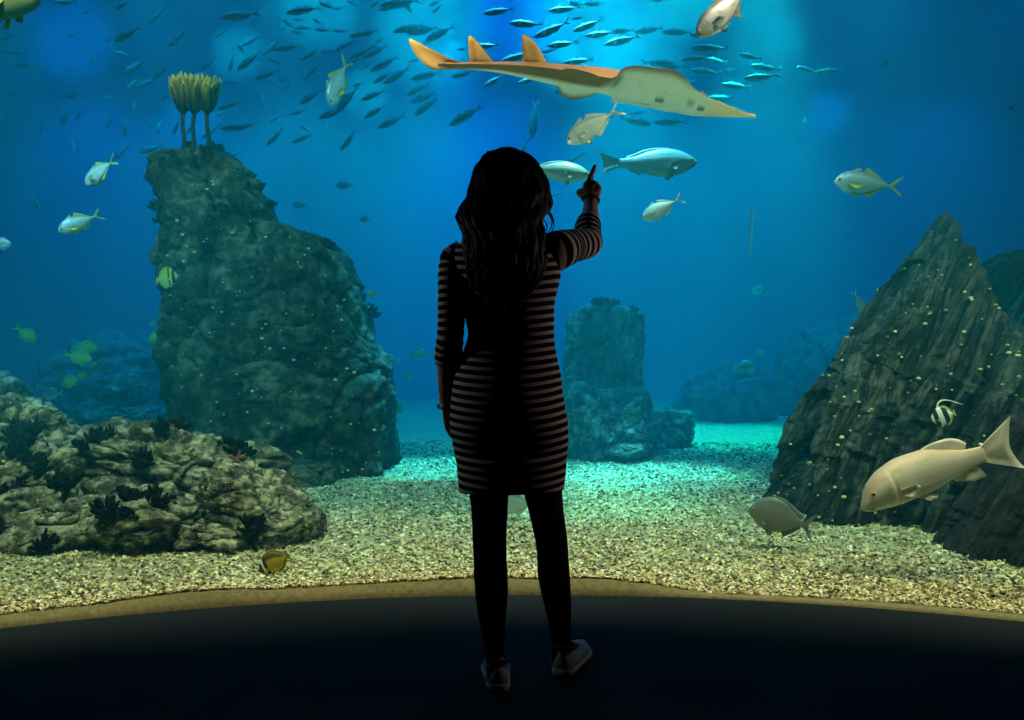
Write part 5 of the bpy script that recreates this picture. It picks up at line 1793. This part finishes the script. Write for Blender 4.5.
# ================================================================== the school
# px, py, length in pixels, tilt (+ = rises to the right; the nose is at the left end), depth, tone d/l/w, region
SW = [
 # under the corner fish
 ('a', 8, 37, 20, 10, 10, 'd'), ('a', 20, 40, 13, 6, 12.5, 'd'), ('a', 20, 53, 17, 0, 9.5, 'd'), ('a', 26, 65, 21, 4, 9.5, 'd'), ('a', 8, 50, 12, 30, 13, 'd'),
 ('a', 15, 93, 16, 5, 10, 'd'), ('a', 3, 118, 17, -8, 9.5, 'd'), ('a', 41, 127, 13, 80, 13, 'd'), ('a', 47, 170, 12, 70, 13, 'l'), ('a', 37, 203, 18, 112, 9.5, 'l'),
 # between the corner fish and the worms
 ('b', 67, 2, 24, 8, 9, 'l'), ('b', 89, 12, 11, 4, 11, 'd'), ('b', 73, 34, 12, 22, 10, 'l'), ('b', 112, 37, 15, 40, 10, 'l'), ('b', 70, 69, 10, 22, 12, 'd'), ('b', 95, 57, 15, 52, 11, 'l'),
 ('b', 85, 49, 8, 40, 12.5, 'l'), ('b', 114, 69, 9, 10, 12, 'l'), ('b', 83, 71, 9, 10, 12.5, 'l'), ('b', 122, 54, 20, -16, 11.5, 'l'), ('b', 124, 4, 20, 35, 9.5, 'd'), ('b', 128, 34, 30, 32, 8.8, 'd'),
 ('b', 158, 15, 22, 35, 9.6, 'l'), ('b', 178, 38, 26, 36, 9.5, 'l'), ('b', 183, 30, 18, 60, 12, 'l'),
 # left of the worms
 ('c', 74, 96, 17, 2, 10.5, 'd'), ('c', 103, 91, 10, 45, 11, 'l'), ('c', 108, 98, 12, 8, 11, 'l'), ('c', 65, 115, 21, 72, 10, 'l'), ('c', 79, 114, 14, 55, 11, 'd'), ('c', 73, 143, 19, 95, 10.5, 'l'),
 ('c', 110, 122, 16, 55, 11, 'l'), ('c', 125, 127, 18, 80, 11.5, 'l'), ('c', 135, 67, 30, 38, 9.8, 'l'), ('c', 134, 84, 24, 52, 10.5, 'l'), ('c', 163, 70, 28, 35, 11, 'd'), ('c', 148, 82, 20, 28, 12, 'l'),
 ('c', 134, 106, 15, 80, 12, 'l'), ('c', 152, 123, 15, 70, 11.5, 'l'), ('c', 159, 126, 18, 80, 11, 'l'), ('c', 122, 152, 22, 50, 11, 'l'), ('c', 152, 149, 30, 10, 11, 'l'), ('c', 146, 170, 18, 78, 11.5, 'l'), ('c', 168, 95, 15, 30, 11, 'd'),
 # beside the worms, right
 ('e', 177, 126, 18, 70, 10.5, 'd'), ('e', 192, 127, 16, 50, 11, 'd'), ('e', 212, 131, 24, 38, 10.5, 'l'), ('e', 230, 105, 24, 22, 10, 'd'), ('e', 222, 113, 13, 25, 11.5, 'l'), ('e', 238, 127, 34, 8, 9.8, 'd'), ('e', 246, 126, 26, 14, 11, 'd'),
 ('e', 232, 82, 18, 0, 12.5, 'd'), ('e', 231, 63, 20, 80, 11.5, 'd'), ('e', 242, 50, 15, -52, 11, 'd'), ('e', 250, 60, 32, 32, 10, 'd'), ('e', 210, 62, 20, 45, 12, 'd'), ('e', 222, 33, 16, 30, 12.5, 'l'), ('e', 196, 77, 22, 12, 11, 'd'),
 ('e', 262, 98, 18, 100, 11.5, 'l'), ('e', 235, 155, 14, 40, 12, 'l'),
 # high between worms and the ray's tail
 ('f', 242, 15, 40, 14, 8.8, 'd'), ('f', 305, 10, 36, 12, 8.8, 'd'), ('f', 328, 6, 19, -22, 9.5, 'd'), ('f', 341, 8, 11, 14, 11, 'd'), ('f', 300, 20, 14, -2, 11, 'd'), ('f', 318, 22, 15, -38, 10, 'd'), ('f', 305, 28, 18, 4, 10.8, 'd'),
 ('f', 300, 33, 16, -14, 11.5, 'd'), ('f', 282, 24, 14, 95, 12, 'l'), ('f', 324, 30, 19, 0, 11.5, 'd'), ('f', 342, 31, 18, 2, 11.5, 'd'), ('f', 366, 33, 32, 10, 9.5, 'd'), ('f', 252, 40, 22, 36, 10.5, 'l'), ('f', 290, 25, 20, -40, 12, 'd'),
 ('f', 273, 46, 26, 38, 11, 'l'), ('f', 289, 47, 32, 12, 9.6, 'd'), ('f', 310, 54, 22, 30, 10.5, 'd'), ('f', 290, 53, 6, 10, 12, 'l'), ('f', 262, 60, 13, -22, 12, 'd'), ('f', 277, 62, 17, -18, 11.5, 'd'), ('f', 314, 59, 9, -20, 12, 'd'),
 ('f', 331, 51, 20, 2, 11, 'd'), ('f', 347, 44, 24, 24, 11, 'd'), ('f', 402, 3, 44, 12, 8.8, 'd'), ('f', 410, 10, 18, -58, 10, 'd'), ('f', 388, 9, 19, 4, 11.5, 'd'), ('f', 436, 3, 15, 20, 10.5, 'd'), ('f', 438, 8, 13, 40, 11, 'd'),
 ('f', 377, 3, 16, 24, 11.5, 'd'), ('f', 354, 4, 14, -28, 12, 'd'),
 # mid water under them, left of the ray's tail
 ('g', 314, 70, 19, 40, 10.5, 'd'), ('g', 308, 78, 14, -14, 11.5, 'd'), ('g', 268, 74, 28, 30, 10, 'd'), ('g', 286, 80, 15, 2, 12, 'd'), ('g', 270, 82, 13, -28, 12.5, 'd'), ('g', 289, 87, 10, 26, 12, 'd'), ('g', 354, 61, 16, 26, 11, 'd'), ('g', 362, 52, 28, 28, 10.2, 'd'),
 ('g', 351, 74, 7, 0, 12.5, 'd'), ('g', 359, 84, 13, 16, 11, 'd'), ('g', 312, 96, 28, 34, 10, 'd'), ('g', 300, 112, 18, 14, 11.5, 'd'), ('g', 275, 118, 17, 28, 12, 'l'), ('g', 276, 136, 25, 44, 9.8, 'l'), ('g', 303, 138, 24, 24, 9.8, 'l'), ('g', 305, 129, 12, -35, 11, 'l'),
 ('g', 333, 113, 30, 16, 9.6, 'd'), ('g', 326, 125, 13, 96, 11.5, 'l'), ('g', 349, 140, 26, 48, 9.8, 'l'), ('g', 348, 98, 34, 46, 10.4, 'd'), ('g', 374, 95, 27, 26, 9.6, 'd'), ('g', 376, 111, 27, 26, 9.8, 'd'), ('g', 393, 121, 32, 28, 9.6, 'd'),
 ('g', 366, 67, 13, 10, 11.5, 'd'), ('g', 382, 64, 26, 30, 10.4, 'd'), ('g', 383, 77, 22, 30, 10.4, 'd'), ('g', 398, 75, 32, 26, 9.8, 'd'), ('g', 366, 50, 26, 22, 10.6, 'd'), ('g', 376, 51, 30, 28, 10, 'd'), ('g', 386, 63, 32, 30, 9.6, 'd'), ('g', 381, 40, 10, 30, 11.5, 'd'),
 ('g', 410, 28, 34, 10, 9.2, 'd'), ('g', 424, 30, 34, 14, 9.4, 'd'), ('g', 441, 33, 34, 28, 9.2, 'd'), ('g', 426, 44, 11, 26, 11, 'd'), ('g', 416, 60, 13, 10, 11, 'd'),
 # right under the ray's tail
 ('h', 428, 75, 34, 14, 10, 'd'), ('h', 419, 89, 26, 24, 9.8, 'd'), ('h', 425, 97, 30, 26, 9.8, 'd'), ('h', 427, 106, 30, 36, 10, 'd'), ('h', 467, 115, 40, 30, 8.8, 'd'), ('h', 464, 74, 26, 10, 10.5, 'd'), ('h', 495, 80, 24, 28, 9.5, 'w'), ('h', 530, 80, 24, 14, 9.6, 'w'), ('h', 562, 92, 16, 6, 11, 'd'),
 ('h', 525, 147, 20, 60, 11.5, 'l'), ('h', 534, 118, 38, 84, 10.5, 'l'), ('h', 577, 157, 22, 30, 12, 'l'), ('h', 558, 194, 12, 20, 12, 'l'),
 # above the ray's back
 ('i', 500, 11, 33, 4, 8.6, 'w'), ('i', 528, 24, 36, 2, 8.6, 'w'), ('i', 553, 29, 40, 22, 8.6, 'w'), ('i', 566, 9, 33, 8, 9, 'w'), ('i', 579, 18, 14, 8, 10.5, 'd'), ('i', 589, 25, 33, 20, 8.8, 'w'), ('i', 602, 34, 32, 2, 9, 'w'), ('i', 564, 44, 32, 6, 8.8, 'w'),
 ('i', 550, 51, 16, 6, 10.5, 'd'), ('i', 517, 57, 36, 14, 8.8, 'w'), ('i', 580, 61, 32, 4, 9, 'w'), ('i', 487, 46, 30, 6, 8.8, 'w'), ('i', 463, 49, 12, 10, 10.5, 'd'), ('i', 595, 4, 22, 2, 11, 'd'), ('i', 577, 5, 16, -24, 11, 'd'), ('i', 623, 31, 26, 2, 10.2, 'd'), ('i', 624, 40, 38, 12, 8.8, 'w'),
 ('i', 650, 30, 30, 6, 9.8, 'd'), ('i', 679, 32, 32, -4, 10, 'd'), ('i', 701, 35, 22, 0, 10.5, 'd'), ('i', 660, 0, 20, 6, 11, 'd'),
 # above the snout
 ('j', 657, 63, 34, 176, 9.8, 'd'), ('j', 673, 68, 34, 12, 9.8, 'd'), ('j', 697, 58, 30, 8, 9.6, 'd'), ('j', 717, 61, 24, -8, 9.6, 'l'), ('j', 707, 72, 32, -5, 9.4, 'l'), ('j', 712, 48, 38, -4, 9.4, 'd'), ('j', 752, 57, 24, -18, 9, 'l'), ('j', 767, 68, 32, -6, 9.2, 'l'), ('j', 763, 77, 36, 2, 9, 'l'),
 ('j', 737, 86, 30, -8, 9.4, 'l'), ('j', 686, 82, 22, 0, 11, 'l'), ('j', 720, 98, 32, 2, 10, 'd'), ('j', 725, 26, 16, 26, 10.5, 'l'), ('j', 690, 90, 18, 10, 11.5, 'd'), ('j', 732, 70, 14, 4, 12, 'l'),
 # right of it, and below
 ('k', 808, 70, 22, -18, 9.2, 'l'), ('k', 832, 71, 24, -4, 9.2, 'l'), ('k', 672, 122, 36, 2, 9.2, 'd'), ('k', 634, 121, 34, 168, 9.4, 'd'), ('k', 640, 112, 22, 10, 11, 'l'), ('k', 612, 116, 18, 20, 11.5, 'l'),
]
WHERE = {'a': 'below the corner fish', 'b': 'between corner fish and yellow worms', 'c': 'left of yellow worms', 'e': 'right of yellow worms', 'f': 'along top edge before ray tail',
         'g': 'amid school left of ray', 'h': 'under ray tail', 'i': 'over ray back', 'j': 'above ray snout', 'k': 'near ray snout'}
TONE = {'d': 'dusky', 'l': 'pale', 'w': 'top-lit'}
KIND = {'d': SCHOOL, 'l': SCHOOL_L, 'w': SCHOOL_W}
ORD = ['', 'second', 'third', 'fourth', 'fifth', 'sixth', 'seventh', 'eighth', 'ninth', 'tenth', 'eleventh', 'twelfth', 'thirteenth', 'fourteenth', 'fifteenth', 'sixteenth', 'seventeenth', 'eighteenth', 'nineteenth', 'twentieth']


def pose(t):
    if t > 150: return 'right-facing'
    if t >= 66: return 'upright'
    if t >= 20: return 'slanting'
    if t <= -12: return 'nose-up'
    return 'level'


def bulk(n):
    return 'big' if n >= 28 else ('mid-sized' if n >= 17 else 'small')


groups = {}
for e in SW:
    groups.setdefault((bulk(e[3]), TONE[e[6]], pose(e[4]), WHERE[e[0]]), []).append(e)
rs = random.Random(11)
for (bk, tone, ps, wh), lst in groups.items():
    lst.sort(key=lambda e: e[1])
    n = len(lst)
    for i, (rg, px, py, ln, tl, d, tn) in enumerate(lst):
        lab = f'{bk} {tone} {ps} fish {wh}'
        if n == 2: lab += (', left one of two', ', right one of two')[i]
        elif n > 2: lab += ', leftmost of them' if i == 0 else (', rightmost of them' if i == n - 1 else f', {ORD[i]} of {n} from left')
        heading = 180 + tl
        d *= 1.18
        KIND[tn].place(at(px, py, d), ln * d / F * 1.06, heading, lab, yaw=rs.uniform(-16, 16), group='school of slender silver fish', parts=True if ln >= 22 else ('tail_fin', 'dorsal_fin'), squash=rs.uniform(.9, 1.2))
